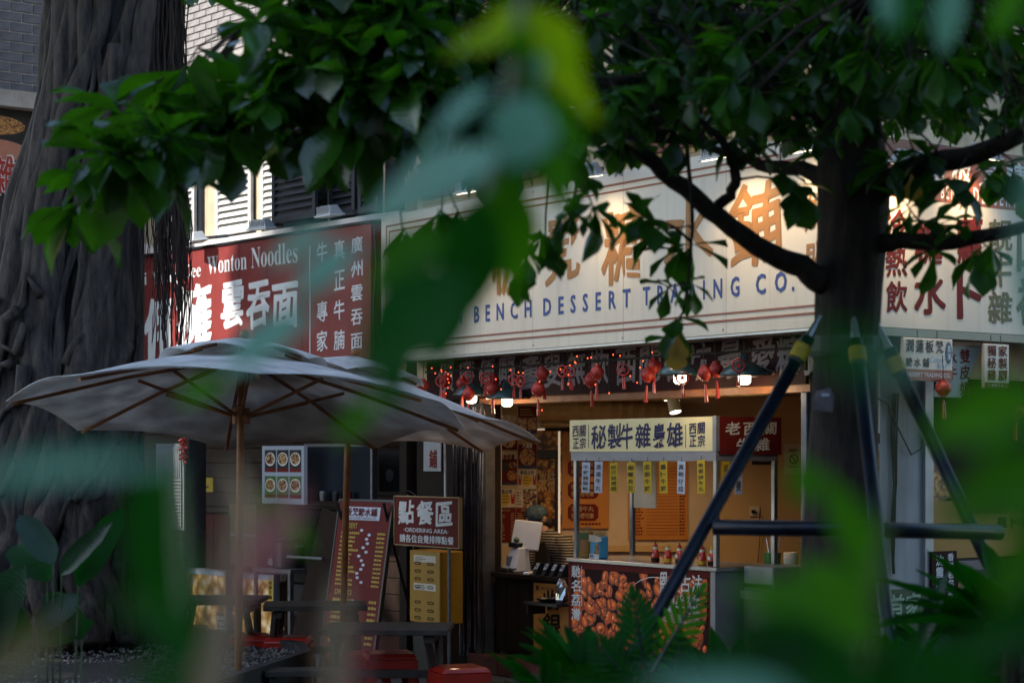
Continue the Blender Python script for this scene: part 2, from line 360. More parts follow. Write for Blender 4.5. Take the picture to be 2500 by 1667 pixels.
# inside of the shop
inv_cb = (Matrix.Translation(S.w(0, FY, 0)) @ Matrix.Rotation(aS, 4, 'Z')).inverted()
def room(poly, z0, z1):                                          # a vertical prism from world x, y
    n = len(poly); pts = [inv_cb @ Vector((x, y, 0)) for x, y in poly]
    return MB().add([(p.x, p.y, z0) for p in pts] + [(p.x, p.y, z1) for p in pts], [tuple(range(n))[::-1], tuple(range(n, 2*n))] + [(i, (i+1) % n, (i+1) % n + n, i + n) for i in range(n)])
jl = S.w(xj - .1, FY + .23, 0); jr = S.w(-.62, FY + .23, 0); er = S.w(-.62, FY + 9, 0)
xo = W.hit(1746, 1200, 0)[0] + W.o.x
CB(room([(-.7, 17), (xo, 17), (xo, 17.2), (-.7, 17.2)], FL, CE), 'inside_wall', M['creamwall'])
CB(room([(xo + .001, 17), (9.2, 17), (9.2, 17.2), (xo + .001, 17.2)], FL, CE), 'back_wall', M['ochre'])
CB(room([(jl.x, jl.y), (-.42, 16.999), (-.6, 16.999), (jl.x - .15, jl.y + .05)], FL, CE), 'inside_wall', M['creamwall'])
CB(room([(jl.x, jl.y), (jr.x, jr.y), (er.x, er.y), (9.2, 17.2), (-.6, 17.2)], CE + .001, CE + .1), 'ceiling', M['tan'])
CB(room([(jl.x, jl.y), (jr.x, jr.y), (er.x, er.y), (9.2, 17.2), (-.6, 17.2)], 0.002, FL - .001), 'shop_floor', M['tile'])
CB(MB().box(xj - .1, xr + .05, -.12, .23, 0.001, FL - .002), 'door_step', M['tile'])
for k in range(9):                                               # tiles on the riser of the door step
    x0 = xj + .02 + k * .33
    if x0 + .31 < xr: CB(MB().box(x0, x0 + .315, -.132, -.121, .012, FL - .012), 'riser_tile', M['tile'], bevel=.002)
# header box of the shop opening
CB(MB().box(xj - .1, xr + .06, .001, .22, z_lint0, z_lint0 + .05), 'lintel', M['wood'])
# red brown louvred windows above the cream sign
def shutter(par, x0, x1, z0, z1, m, y=-.03, slats=None, fw=.045, th=.035):
    s = MB().box(x0, x0+fw, y, y+th, z0, z1).box(x1-fw, x1, y, y+th, z0, z1).box(x0+fw, x1-fw, y, y+th, z0, z0+fw).box(x0+fw, x1-fw, y, y+th, z1-fw, z1).build('shutter', m, par)
    n = slats or max(4, int((z1 - z0 - 2*fw) / .062)); d = (z1 - z0 - 2*fw) / n
    sm = MB().add([(-.5,-.018,-.026),(.5,-.018,-.026),(.5,.018,.020),(-.5,.018,.020),(-.5,-.014,-.030),(.5,-.014,-.030),(.5,.022,.016),(-.5,.022,.016)],
                  [(0,1,2,3),(4,7,6,5),(0,4,5,1),(3,2,6,7),(0,3,7,4),(1,5,6,2)]).mesh('slat', m)
    for i in range(n):
        link('slat', sm, s, Matrix.Translation(((x0+x1)/2, y + th/2, z0 + fw + d*(i+.5))) @ Matrix.Diagonal((x1-x0-2*fw-.002, 1, d/.05, 1)))
    return s
zb = z_signt + .10
for l, r in ((1040, 1160), (1200, 1330), (1540, 1655), (1660, 1775), (1850, 1960)):
    a = S.hit(l, 300, FY)[0]; b = S.hit(r, 300, FY)[0]
    CB(MB().box(a - .05, b + .05, -.012, -.002, zb + .02, zb + 1.45), 'window_frame', M['tan'])
    shutter(cb, a, b, zb + .06, zb + 1.40, M['louverr'], y=-.055)
CB(MB().box(xl - .02, -.36, -.06, -.001, zb - .10, zb - .03), 'window_sill', M['concrete'])
CB(MB().box(xl - .02, -.36, -.09, -.001, zb + 1.60, zb + 1.78), 'cornice', M['concrete'])
# ducts and pipes below the shop ceiling
for (px0, py0, px1, py1, r_, m, nm) in ((1315, 1003, 1640, 1008, .085, 'tan', 'air_duct'), (1320, 1036, 1690, 1042, .022, 'tan', 'ceiling_pipe'), (1330, 1048, 1700, 1052, .014, 'dkwood', 'ceiling_pipe')):
    a = W.hit(px0, py0, -.22); b = W.hit(px1, py1, -.22)
    pa = W.w(a[0], -.22, a[1]); pb = W.w(b[0], -.22, b[1]); inv = inv_cb
    pts = [inv @ pa.lerp(pb, k / 24) for k in range(25)]
    CB(MB().tube(pts, [r_ * (1 + (.06 if k % 2 else -.03)) if nm == 'air_duct' else r_ for k in range(25)], 12), nm, M[m], smooth=nm != 'air_duct')

# ------------------------------------------------------------------ cream main sign
x0, x1 = xl, -.002
ms = empty('shop_signboard', S.w(x0, 0, z_signb), aS, 'long cream signboard with gold characters and blue English lettering over the dessert shop', 'signboard')
mw = x1 - x0; mh = z_signt - z_signb
MB().box(0, mw, 0, FY - .01, 0, mh).build('panel', M['cream'], ms, bevel=.006)
MB().box(-.001, mw + .001, -.012, .10, -.016, -.001).build('edge_trim', M['steel'], ms)
for ins, tl in ((.085, .016), (.135, .014)):                     # double brown border line
    b = MB()
    b.box(ins, mw - ins, -.003, -.001, ins, ins + tl).box(ins, mw - ins, -.003, -.001, mh - ins - tl, mh - ins)
    b.box(ins, ins + tl*.8, -.003, -.001, ins + tl, mh - ins - tl).box(mw - ins - tl*.8, mw - ins, -.003, -.001, ins + tl, mh - ins - tl)
    b.build('border_line', M['stripe'], ms)
for k in range(1, 5): MB().box(mw*k/5 - .0015, mw*k/5 + .0015, -.0012, -.0002, .004, mh - .004).build('sheet_joint', M['concrete'], ms)
scm = MB().lathe([(.007, -.001), (.007, .001)], 8).mesh('screw', M['dksteel'])
for k in range(6):
    for zq in (.035, mh - .035): link('screw', scm, ms, Matrix.Translation((.05 + (mw - .1)*k/5, -.002, zq)) @ Matrix.Rotation(R(90), 4, 'X'))
def on_main(l, t, r, b):
    a = S.rect(l, t, r, b, 0); return a[0] - x0, a[1] - x0, a[2] - z_signb, a[3] - z_signb
for ch, l, t, r, b in (('潤', 972, 600, 1046, 765), ('蓮', 1080, 575, 1160, 740), ('板', 1200, 550, 1288, 718), ('凳', 1330, 525, 1416, 693),
                       ('糖', 1472, 502, 1580, 684), ('水', 1620, 478, 1742, 662), ('鋪', 1782, 444, 1912, 645)):
    text(ch, *on_main(l, t, r, b), M['gold'], ms, off=.03, brush=.9)
for ch, l, t, r, b in (('加', 1966, 470, 2020, 560), ('盟', 1966, 590, 2020, 680)): text(ch, *on_main(l, t, r, b), M['gold'], ms, off=.02, brush=.8)
b_ = on_main(1157, 745, 1299, 795); c_ = on_main(1880, 662, 1940, 712)
zt0 = on_main(1885, 662, 1940, 713)[2]; zt1 = on_main(1885, 662, 1940, 713)[3]
words = [('RUNLIAN', 985, 1128), ('BENCH', 1158, 1298), ('DESSERT', 1327, 1540), ('TRADING', 1570, 1806), ('CO.', 1846, 1940)]
for wd, l, r in words:
    a = S.hit(l, 730, 0)[0] - x0; b = S.hit(r, 730, 0)[0] - x0
    text('  '.join(wd).replace('O  .', 'O .'), a, b, zt0, zt1, M['blue'], ms, off=.035)

# ------------------------------------------------------------------ side sign round the corner
zE0 = z_signb; zE1 = E.hit(2300, 352, 0)[1]; zband = E.hit(2300, 494, 0)[1]; wE = 4.2
es = empty('side_signboard', E.w(.004, 0, zE0), E.a, 'white and brown signboard on the side street front round the corner', 'signboard')
MB().box(0, wE, 0, .34, 0, zE1 - zE0).build('panel', M['cream'], es, bevel=.006)
MB().box(.002, wE - .002, -.002, -.0005, zband - zE0, zE1 - zE0 - .004).build('brown_band', M['brownband'], es)
MB().box(-.001, wE, -.02, .10, -.05, -.001).build('edge_trim', M['enamel'], es)
def on_side(l, t, r, b):
    a = E.rect(l, t, r, b, 0); return a[0] - .004, a[1] - .004, a[2] - zE0, a[3] - zE0
for wd, l, t, r, b in (('LIAN', 2195, 446, 2268, 478), ('BENCH', 2296, 456, 2362, 489), ('DESSERT', 2376, 464, 2482, 502), ('TRADING', 2496, 474, 2600, 518)):
    text(' '.join(wd), *on_side(l, t, r, b), M['whiteprint'], es, off=.03)
for i, ch in enumerate('潤蓮板凳糖水'): text(ch, *on_side(2190 + 66*i, 378 + 5*i, 2240 + 66*i, 436 + 7*i), M['whiteprint'], es, off=.03, brush=.6)
for s_, l, t, r, b, m, o in (('冷熱飲', 2162, 505, 2214, 768, 'maroon', .03), ('糖水', 2230, 530, 2308, 776, 'maroon', .045), ('蘿卜', 2335, 520, 2398, 785, 'maroon', .045), ('靚牛雜', 2412, 530, 2470, 795, 'olive', .03), ('口福', 2482, 540, 2550, 800, 'olive', .03)):
    a = on_side(l, t, r, b); vtext(s_, (a[0]+a[1])/2, a[1]-a[0], a[3], a[2], M[m], es, off=o, brush=.8)

# ------------------------------------------------------------------ dark fascia under the main sign
zf1 = z_signb - .02
fb = empty('fascia_board', S.w(S.hit(1042, 930, FY - .03)[0], FY - .03, z_lint0 + .051), aS, 'dark maroon fascia with a row of faded grey characters under the cream sign', 'fascia')
fx0 = S.hit(1042, 930, FY - .03)[0]; fh = z_signb - z_lint0 - .06
MB().box(0, xr + .05 - fx0, 0, .028, 0, fh).build('panel', M['dkmaroon'], fb)
MB().box(0, xr + .05 - fx0, -.02, -.001, fh - .09, fh - .075).build('rail', M['blackm'], fb)
for i, (ch, px) in enumerate(zip('價廉便嘢童叟無欺西關街坊最愛糖水', (1088, 1138, 1188, 1238, 1295, 1347, 1406, 1462, 1528, 1588, 1648, 1706, 1782, 1862, 1925, 1975))):
    xc = S.hit(px, 915, FY - .035)[0] - fx0; hs = .118
    text(ch, xc - hs*1.02, xc + hs*1.02, fh * .20, fh * .20 + .27, M['charcoal'], fb, off=.03, brush=.9)

# ------------------------------------------------------------------ noodle shop building
nb = empty('noodle_building', RR.w(0, .3, 0), aR, 'cream building with louvred shutters and grey brick above the red noodle sign', 'building')
rz0 = RR.hit(820, 878, 0)[1]; rz1 = RR.hit(620, 588, 0)[1]
def NB(mb, name, m, **k): return mb.build(name, m, nb, **k)
LX = -8.2
yW = .3                                                         # wall plane behind the red sign
zled0 = RR.hit(575, 177, yW - .12)[1]; zled1 = RR.hit(575, 128, yW - .12)[1]
zsill = RR.hit(600, 575, yW)[1]
NB(MB().box(LX, -.02, 0, .25, rz0 - .3, zled0), 'upper_wall', M['beige'])
NB(MB().box(LX, -.02, -.16, .2, zled0 + .001, zled1), 'cornice', M['concrete'])
NB(MB().box(LX, -.02, -.10, -.001, zled0 - .11, zled0 - .001), 'lintel_band', M['tan'])
NB(MB().box(LX, -.02, -.06, -.001, zsill - .05, zsill), 'window_sill', M['louverw'])
bw = NB(MB().box(LX, -.02, .02, .25, zled1 + .001, zled1 + 2.4), 'brick_wall', M['mortar'])
def brick_run(par, x0, x1, z0, z1, y, bl, bh, g, m, lim=300, th=.02):
    me = MB().box(-bl/2, bl/2, -th, 0, -bh/2, bh/2).mesh('brick', m, bevel=.004); n = 0; row = 0; z = z0
    while z + bh < z1:
        x = x0 - (bl/2 if row % 2 else 0)
        while x < x1 and n < lim:
            if x >= x0 - .001 and x + bl <= x1 + .001:
                link('brick', me, par, Matrix.Translation((x + bl/2, y + random.uniform(0, .004), z + bh/2))); n += 1
            x += bl + g
        z += bh + g; row += 1
bx0 = RR.hit(430, 90, yW)[0]; bx1 = RR.hit(780, 60, yW)[0]
brick_run(bw, bx0, bx1, zled1 + .015, zled1 + 1.15, .02, .21, .058, .011, M['brick2'], 300)
# shutters and dark window openings
zw1 = zled0 - .14
for l, r in ((422, 500), (528, 626), (640, 800), (808, 935), (942, 1010)):
    a = RR.hit(l, 450, yW)[0]; b = RR.hit(r, 450, yW)[0]
    if b > -.03: b = -.03
    NB(MB().box(a, b, -.008, -.001, zsill + .002, zw1), 'window_pane', M['glass'])
for l, r, m in ((424, 484, 'louverw'), (535, 622, 'louverw'), (645, 680, 'louverw'), (814, 876, 'louverk'), (884, 934, 'louverk')):
    a = RR.hit(l, 500, yW)[0]; b = RR.hit(r, 500, yW)[0]
    if b < -.04: shutter(nb, a, b, zsill + .03, zw1 - .02, M[m], y=-.05)
# the open black shutter swung out over the sign
a = RR.hit(676, 500, yW - .2)[0]; b = RR.hit(782, 500, yW - .2)[0]
shutter(nb, a, b, zsill + .02, zw1 - .08, M['louverk'], y=-.26)
# ground floor of the noodle shop: dark timber recess
IN = 1.5
zc = rz0 - .02
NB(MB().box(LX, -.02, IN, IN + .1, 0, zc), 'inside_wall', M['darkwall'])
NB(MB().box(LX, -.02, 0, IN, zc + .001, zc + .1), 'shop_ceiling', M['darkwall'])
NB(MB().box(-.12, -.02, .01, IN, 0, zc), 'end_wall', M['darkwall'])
NB(MB().box(LX, -.02, .001, IN, .001, .05), 'shop_floor', M['tile'])
pw = 0
for k in range(16):                                             # horizontal timber boards on the inside wall
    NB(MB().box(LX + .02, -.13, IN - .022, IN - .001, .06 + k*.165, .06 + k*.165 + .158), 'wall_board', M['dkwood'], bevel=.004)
NB(MB().box(RR.hit(462, 1200, .3)[0] - .12, RR.hit(462, 1200, .3)[0], 0, .2, 0, zc), 'door_post', M['dksteel'])

# ------------------------------------------------------------------ red noodle sign
rs_x0 = RR.hit(312, 760, 0)[0]; rs_x1 = RR.hit(906, 700, 0)[0]
rs = empty('noodle_signboard', RR.w(rs_x0, 0, rz0), aR, 'red signboard with white characters and serif lettering over the noodle shop', 'signboard')
MB().box(0, rs_x1 - rs_x0, 0, .28, 0, rz1 - rz0).build('panel', M['redsign'], rs, bevel=.004)
MB().box(-.01, rs_x1 - rs_x0 + .01, -.015, .29, rz1 - rz0 + .001, rz1 - rz0 + .025).build('top_trim', M['black'], rs)
for k in range(1, 4): q = (rs_x1 - rs_x0)*k/4; MB().box(q - .0015, q + .0015, -.0012, -.0002, .004, rz1 - rz0 - .004).build('sheet_joint', M['dkmaroon'], rs)
def on_red(l, t, r, b):
    a = RR.rect(l, t, r, b, 0); return a[0] - rs_x0, a[1] - rs_x0, a[2] - rz0, a[3] - rz0
for wd, l, t, r, b in (('Dai', 318, 668, 359, 698), ('Yung', 372, 660, 434, 700), ('Kee', 447, 645, 491, 678), ('Wonton', 507, 621, 603, 664), ('Noodles', 614, 598, 727, 648)):
    text(serif(wd), *on_red(l, t, r, b), M['whiteprint'], rs, off=-.004)
for ch, l, t, r, b, o in (('大', 318, 740, 345, 900, .05), ('佣', 352, 720, 418, 890, .055), ('擁', 430, 690, 518, 852, .06), ('雲', 541, 686, 596, 800, .045), ('吞', 603, 686, 660, 800, .045), ('面', 664, 690, 728, 802, .05)):
    text(ch, *on_red(l, t, r, b), M['whiteprint'], rs, off=o, brush=.8)
a = on_red(756, 600, 758, 860); MB().box(a[0], a[0] + .012, -.003, -.001, .04, rz1 - rz0 - .12).build('divider_line', M['whiteprint'], rs)
for s_, l, t, r, b in (('廣州雲吞面', 858, 568, 886, 862), ('真正牛腩', 816, 574, 842, 866), ('牛　專家', 774, 580, 800, 868)):
    a = on_red(l, t, r, b)
    n = len(s_); hh = (a[3] - a[2]) / n
    if '　' in s_:
        for i, ch in enumerate(s_):
            if ch != '　': vtext(ch, (a[0]+a[1])/2, a[1]-a[0], a[3]-i*hh, a[3]-(i+1)*hh, M['whiteprint'], rs, off=.015, gap=.3)
    else: vtext(s_, (a[0]+a[1])/2, a[1]-a[0], a[3], a[2], M['whiteprint'], rs, off=.015, gap=.34)

# ------------------------------------------------------------------ floodlights on the signs
def floodlight(fr, px, py, yo, label, lit=0., tilt=0., rz=0., k=1.):
    x, z = fr.hit(px, py, yo); z = z
    r_ = empty('floodlight', fr.w(x, yo, z), fr.a + rz, label, 'floodlight', 'floodlights on the signboards')
    r_.rotation_euler = (tilt, 0, fr.a + rz); r_.scale = (k, k, k)
    b = MB().add([(-.075,-.05,.10),(.075,-.05,.10),(.075,.04,.10),(-.075,.04,.10),(-.11,-.08,.02),(.11,-.08,.02),(.11,.07,.02),(-.11,.07,.02)],
                 [(0,1,2,3),(4,7,6,5),(0,4,5,1),(1,5,6,2),(2,6,7,3),(3,7,4,0)]).build('housing', M['lampgrey'], r_, bevel=.004)
    fm = MB().box(-.003, .003, -.012, 0, -.035, .035).mesh('fin', M['lampgrey'])
    for i in range(9): link('fin', fm, r_, Matrix.Translation((-.08 + i*.02, -.068, .06)))
    MB().box(-.12, .12, -.09, .08, .005, .019).build('rim', M['white'], r_, bevel=.003)
    MB().box(-.10, .10, -.07, .06, -.001, .004).build('lens', M['bulb'] if lit else M['clearp'], r_)
    MB().box(-.014, .014, .05, .30, .02, .05).build('bracket', M['dksteel'], r_)
    if lit:
        L = bpy.data.lights.new('flood_lamp', 'SPOT'); L.energy = lit * .6; L.color = (1, .70, .38); L.spot_size = R(115); L.spot_blend = .9; L.shadow_soft_size = .08
        lo = link('flood_lamp', L, r_); lo.location = (0, -.06, -.03); lo.rotation_euler = (R(22), 0, 0)
    return r_
for i, (px, py) in enumerate(((352, 621), (484, 592), (640, 562), (806, 530))):
    floodlight(RR, px, py, -.12, f'{ordinal(i)} white floodlight from the banyan trunk along the red sign', tilt=R(8), rz=R((0, -20, 15, 0)[i]))
for px, py, lab, lit, rz in ((1150, 470, 'floodlight hidden among leaves over the left half of the cream sign', 16, 0), (1432, 432, 'tilted floodlight with a black cable above the middle of the cream sign', 16, .5), (1757, 388, 'grey finned floodlight over the gold characters near the branch fork', 20, 0)):
    floodlight(S, px, py, -.30, lab, lit, R(12), rz)
floodlight(E, 2215, 405, -.15, 'floodlight behind the tree trunk over the side sign', 24, R(12))
floodlight(E, 2395, 388, -.15, 'floodlight over the brown band of the side sign', 20, R(12))
floodlight(S, 1958, 372, -.15, 'floodlight at the corner end of the cream sign', 12, R(12))
# cable between the two signs
mb = MB(); a = RR.hit(911, 560, 0); 
p0 = RR.w(-.03, -.03, rz1 - .05); mb.tube([(0,0,0), (.015,0,-.3), (-.01,0,-.7), (.01,0,-1.15)], .012, 6)
tag(mb.build('wall_cable', M['cable']), 'black cable hanging between the red sign and the cream sign', 'cable').location = p0

# ------------------------------------------------------------------ far left brick building
LF = frame_through(70, 19.5, aS + math.pi/2)
lb = empty('brick_building', LF.w(0, 0, 0), LF.a, 'grey brick building behind the banyan with pale mortar joints', 'building')
za = LF.hit(70, 232, 0)[1]; zb_ = LF.hit(70, 272, 0)[1]
wl = MB().box(-3.5, 1.2, .0, .4, za, za + 3.2).build('wall', M['mortar'], lb)
brick_run(wl, LF.hit(-30, 120, 0)[0], LF.hit(150, 120, 0)[0], za + .01, za + 1.15, 0, .222, .088, .014, M['brick'], 300)
MB().box(-3.5, 1.2, -.16, .4, zb_, za - .001).build('cornice', M['concrete'], lb)
MB().box(-3.5, 1.2, .0, .4, 0, zb_ - .001).build('lower_wall', M['blackm'], lb)
r_, hw, h = board(LF, -150, 282, 150, 620, -.03, 'beef_offal_poster', 'dark poster with a red white-edged character beside the banyan trunk', 'poster', M['blackm'], .025)
disc(-.10, h*.93, .35, .10, F['bowl'], r_, 'printed_bowl'); disc(-.10, h*.75, .40, .11, M['pinkish'], r_, 'printed_plate')
xx = LF.hit(8, 430, -.03)[0] - (LF.rect(-150, 282, 150, 620, -.03)[0] + LF.rect(-150, 282, 150, 620, -.03)[1])/2
text('雜', xx - .12, xx + .14, h*.42, h*.72, M['whiteprint'], r_, y=-.004, off=.075, brush=.6); text('雜', xx - .10, xx + .12, h*.43, h*.71, mat('bright_red_print', (.45, .03, .015), .5), r_, y=-.0065, off=.03, brush=.6)
text('面', xx + .03, xx + .11, h*.32, h*.39, M['whiteprint'], r_, off=.02)

# ================================================================== THINGS OF THE DESSERT SHOP
# ------------------------------------------------------------------ pendant lamps
def pendant(fr, px, py, yo, label, wpx, lit):
    x, z = fr.hit(px, py, yo); d = fr.w(x, yo, z).y; rr = wpx / FP * d / 2
    r_ = empty('pendant_lamp', fr.w(x, yo, z), fr.a, label, 'lamp', 'enamel pendant lamps under the sign')
    MB().lathe([(rr, 0), (rr*.97, .012), (rr*.80, .05), (rr*.45, .085), (rr*.2, .10), (rr*.16, .14), (.01, .15)], 28).build('shade', M['enamel'], r_, smooth=True)
    MB().lathe([(rr*.97, .002), (rr*.78, .042), (rr*.42, .075)], 28, cap=False).build('reflector', M['enamelin'], r_, smooth=True)
    MB().lathe([(.012, -.062), (.032, -.058), (.044, -.045), (.046, .0), (.046, .05), (.03, .07)], 16).build('bulb', M['bulb'], r_, smooth=True)
    MB().tube([(0, 0, .14), (0, 0, z_signb - z - .02)], .005, 6).build('cord', M['cable'], r_)
    L = bpy.data.lights.new('bulb_light', 'POINT'); L.energy = lit * .5; L.color = (1, .70, .40); L.shadow_soft_size = .05
    lo = link('bulb_light', L, r_); lo.location = (0, 0, -.09)
pendant(S, 1151, 966, .18, 'leftmost dark enamel pendant lamp, half behind a red lantern', 92, 3)
pendant(S, 1238, 974, .24, 'dark enamel pendant lamp next to the leftmost one', 104, 3)
pendant(S, 1660, 916, .12, 'dark enamel pendant lamp with a red hoop in front of its glowing bulb', 112, 3)
pendant(S, 1817, 917, .18, 'dark enamel pendant lamp closest to the tree support', 124, 3)

# ------------------------------------------------------------------ red lanterns and hoops
lan = None
def lantern(px, py, yo, i, fr=S, lab=None):
    global lan
    x, z = fr.hit(px, py, yo)
    if lan is None:
        lan = empty('red_lantern', (0, 0, 0), 0)
        prof = [(.016, -.037), (.03, -.034)] + [(.043 * math.cos(R(a)) ** .6 * (1.03 if k % 2 else .97), .032 * math.sin(R(a))) for k, a in enumerate(range(-60, 61, 12))] + [(.03, .034), (.016, .037)]
        MB().lathe(prof, 20).build('body', M['redlac'], lan, smooth=True)
        MB().lathe([(.018, .036), (.018, .048)], 12).lathe([(.018, -.046), (.018, -.036)], 12).build('cap', M['redlac'], lan)
        MB().lathe([(.003, -.062), (.006, -.066), (.010, -.12), (.013, -.165)], 10).build('tassel', M['redplastic'], lan)
        MB().tube([(0, 0, .046), (.003, 0, .11), (0, 0, .18)], .0022, 5).build('cord', M['cable'], lan)
        o = lan
    else: o = copy_tree(lan)
    o.location = fr.w(x, yo, z); o.scale = (1.2, 1.2, 1.2); o.rotation_euler = (random.uniform(-.08, .08), random.uniform(-.08, .08), random.uniform(0, 3))
    tag(o, lab or f'{ordinal(i)} small red ball lantern from the left under the cream sign', 'lantern', 'red lanterns hung under the sign')
for i, (px, py) in enumerate(((1032, 941), (1088, 930), (1129, 936), (1144, 962), (1201, 949), (1204, 929), (1313, 951), (1324, 912), (1442, 928), (1458, 909), (1581, 915), (1597, 892), (1721, 911), (1748, 902))):
    lantern(px, py, .05 + .05 * (i % 3), i)
lantern(2303, 948, -.06, 0, E, 'red ball lantern hanging by the slanted milk sign'); lantern(2482, 1003, -.06, 0, E, 'red ball lantern at the far end of the side front')
hoop = None
for i, (px, py) in enumerate(((1076, 930), (1141, 923), (1184, 923), (1255, 927), (1271, 930), (1373, 906), (1391, 906), (1521, 902), (1652, 872), (1666, 922), (1803, 892))):
    x, z = S.hit(px, py, .04)
    if hoop is None:
        hoop = empty('hoop_ornament', (0, 0, 0)); n = 24
        MB().tube([(.042*math.cos(2*math.pi*k/n), 0, .042*math.sin(2*math.pi*k/n)) for k in range(n + 1)], .0065, 6).build('ring', M['redplastic'], hoop, smooth=True)
        MB().prism([((.024 if k % 2 == 0 else .010) * math.cos(math.pi*k/5 + .3), (.024 if k % 2 == 0 else .010) * math.sin(math.pi*k/5 + .3)) for k in range(10)], -.004, .004).build('star', M['redlac'], hoop)
        for q in (-.006, .007): MB().lathe([(.002, -.046), (.004, -.075), (.008, -.14)], 8, (q, 0, 0)).build('tassel', M['redplastic'], hoop)
        MB().tube([(0, 0, .04), (0, 0, .17)], .002, 5).build('cord', M['cable'], hoop); o = hoop
    else: o = copy_tree(hoop)
    o.location = S.w(x, .04, z); o.rotation_euler = (0, random.uniform(-.1, .1), aS + random.uniform(.2, 1.2))
    tag(o, f'{ordinal(i)} red hoop ornament with tassels from the left under the cream sign', 'ornament', 'red hoops hung under the sign')
# fairy lights
fl = empty('fairy_lights', S.w(xj - .4, .03, z_signb - .05), aS, 'string of tiny red fairy lights hung along the underside of the cream sign', 'fairy lights')
pts = []; X = xr - xj + .3
for k in range(160): u = k / 159; pts.append((u * X, .02*math.sin(k*1.7), -.02 - .05*abs(math.sin(u*23)) + .01*math.sin(k*2.3)))
MB().tube(pts, .0018, 4).build('wire', M['cable'], fl)
bm_ = MB().lathe([(.001, -.005), (.0042, -.003), (.0045, .002), (.002, .006)], 6).mesh('bulb', M['redled'])
for k in range(48):
    u = random.random(); z = -.02 - abs(random.gauss(0, .13)); 
    if k % 3 == 0: MB().tube([(u*X, 0, -.02), (u*X, 0, z)], .0012, 4).build('drop_wire', M['cable'], fl)
    link('bulb', bm_, fl, Matrix.Translation((u * X, random.uniform(-.04, .05), max(z, -.42))))

# ------------------------------------------------------------------ ceiling lights inside
def downlight(px, py, yo, label, lit, name='downlight'):
    x, z = S.hit(px, py, yo); z = min(z, CE - .001)
    r_ = empty(name, S.w(x, yo, CE - .06), aS, label, 'ceiling light')
    MB().lathe([(.075, .0), (.08, .01), (.08, .059)], 20).build('housing', M['white'], r_); MB().lathe([(.06, -.004), (.065, -.001)], 20).build('diffuser', M['bulb'], r_)
    L = bpy.data.lights.new('lamp', 'SPOT'); L.energy = lit * .55; L.color = (1, .60, .26); L.spot_size = R(150); L.spot_blend = .8; L.shadow_soft_size = .12
    lo = link('lamp', L, r_); lo.location = (0, 0, -.03)
downlight(1407, 985, .95, 'round warm ceiling light above the order counter', 26)
downlight(1865, 967, 1.0, 'round warm ceiling light over the cart end of the shop', 26)
downlight(1640, 985, 1.75, 'round warm ceiling light deep inside over the menu wall', 24)
x, z = S.hit(1645, 990, 1.1)
sp = empty('track_spotlight', S.w(x, 1.1, z), aS, 'white cylinder spotlight hanging from the shop ceiling', 'spotlight')
MB().tube([(-.03, 0, .10), (.02, 0, -.05)], [.045, .05], 14).build('barrel', M['white'], sp); MB().tube([(-.03, 0, .10), (-.03, 0, CE - z - .001)], .012, 8).build('stem', M['white'], sp)
MB().tube([(.0205, 0, -.0515), (.0215, 0, -.0545)], .044, 14).build('lens', M['bulb'], sp)

# ------------------------------------------------------------------ posters on the inside wall
YW = -.012
def poster(l, t, r, b, m, label, name='poster', th=.008, yo=YW, fr=W, cat='poster', group='posters on the shop inside wall'):
    return board(fr, l, t, r, b, yo, name, label, cat, m, th, group, part='sheet')
r_, hw, h = poster(1190, 1000, 1217, 1098, M['maroon'], 'narrow red dessert poster against the door jamb, upper row')
text('陳皮', -hw*.9, hw*.9, h*.82, h*.96, M['whiteprint'], r_, off=.02); text('紅豆沙', -hw*.9, hw*.9, h*.66, h*.80, M['whiteprint'], r_, off=.02); disc(0, h*.34, hw*.9, h*.26, F['bowl'], r_, 'printed_bowl')
r_, hw, h = poster(1219, 996, 1263, 1098, M['tan'], 'dessert poster with a large golden bowl and white title')
MB().box(-hw, hw, -.002, -.0005, 0, h*.55).build('lower_print', M['maroon'], r_); text('馬蹄沙', -hw*.92, hw*.92, h*.66, h*.84, M['whiteprint'], r_, off=.03, brush=.5); disc(0, h*.33, hw*.92, h*.29, F['bowl'], r_, 'printed_bowl')
r_, hw, h = poster(1265, 991, 1311, 1059, M['maroon'], 'dark red poster with two small photographs and a navy foot')
MB().box(-hw, hw, -.002, -.0005, 0, h*.13).build('navy_foot', M['navy'], r_); MB().box(-hw*.95, -.01, -.002, -.0005, h*.16, h*.58).build('photo', F['noodle'], r_); MB().box(.0, hw*.95, -.002, -.0005, h*.16, h*.58).build('photo', F['bowl'], r_)
lines(3, -hw*.8, hw*.8, h*.64, h*.92, M['tan'], r_); text('潤蓮板凳糖水鋪', -hw*.7, hw*.3, h*.04, h*.10, M['whiteprint'], r_)
r_, hw, h = poster(1265, 1061, 1310, 1143, M['maroon'], 'poster of a fruit dessert bowl with outlined title and navy foot')
MB().box(-hw, hw, -.002, -.0005, h*.72, h).build('upper_print', M['tan'], r_); MB().box(-hw, hw, -.002, -.0005, 0, h*.09).build('navy_foot', M['navy'], r_)
text('夏日冰爽', -hw*.4, hw*.4, h*.89, h*.97, M['maroon'], r_, off=.02); text('大滿貫', -hw*.55, hw*.55, h*.60, h*.76, M['whiteprint'], r_, y=-.005, off=.03); disc(0, h*.34, hw*.86, h*.25, F['bowl'], r_, 'printed_bowl')
r_, hw, h = poster(1190, 1103, 1214, 1180, M['tan'], 'narrow poster of black herbal jelly against the door jamb')
MB().box(-hw, hw, -.002, -.0005, 0, h*.07).build('navy_foot', M['navy'], r_); MB().box(-hw, hw, -.002, -.0005, h*.08, h*.68).build('photo', F['dark'], r_); text('涼粉', -hw*.8, hw*.9, h*.72, h*.93, M['maroon'], r_, off=.04)
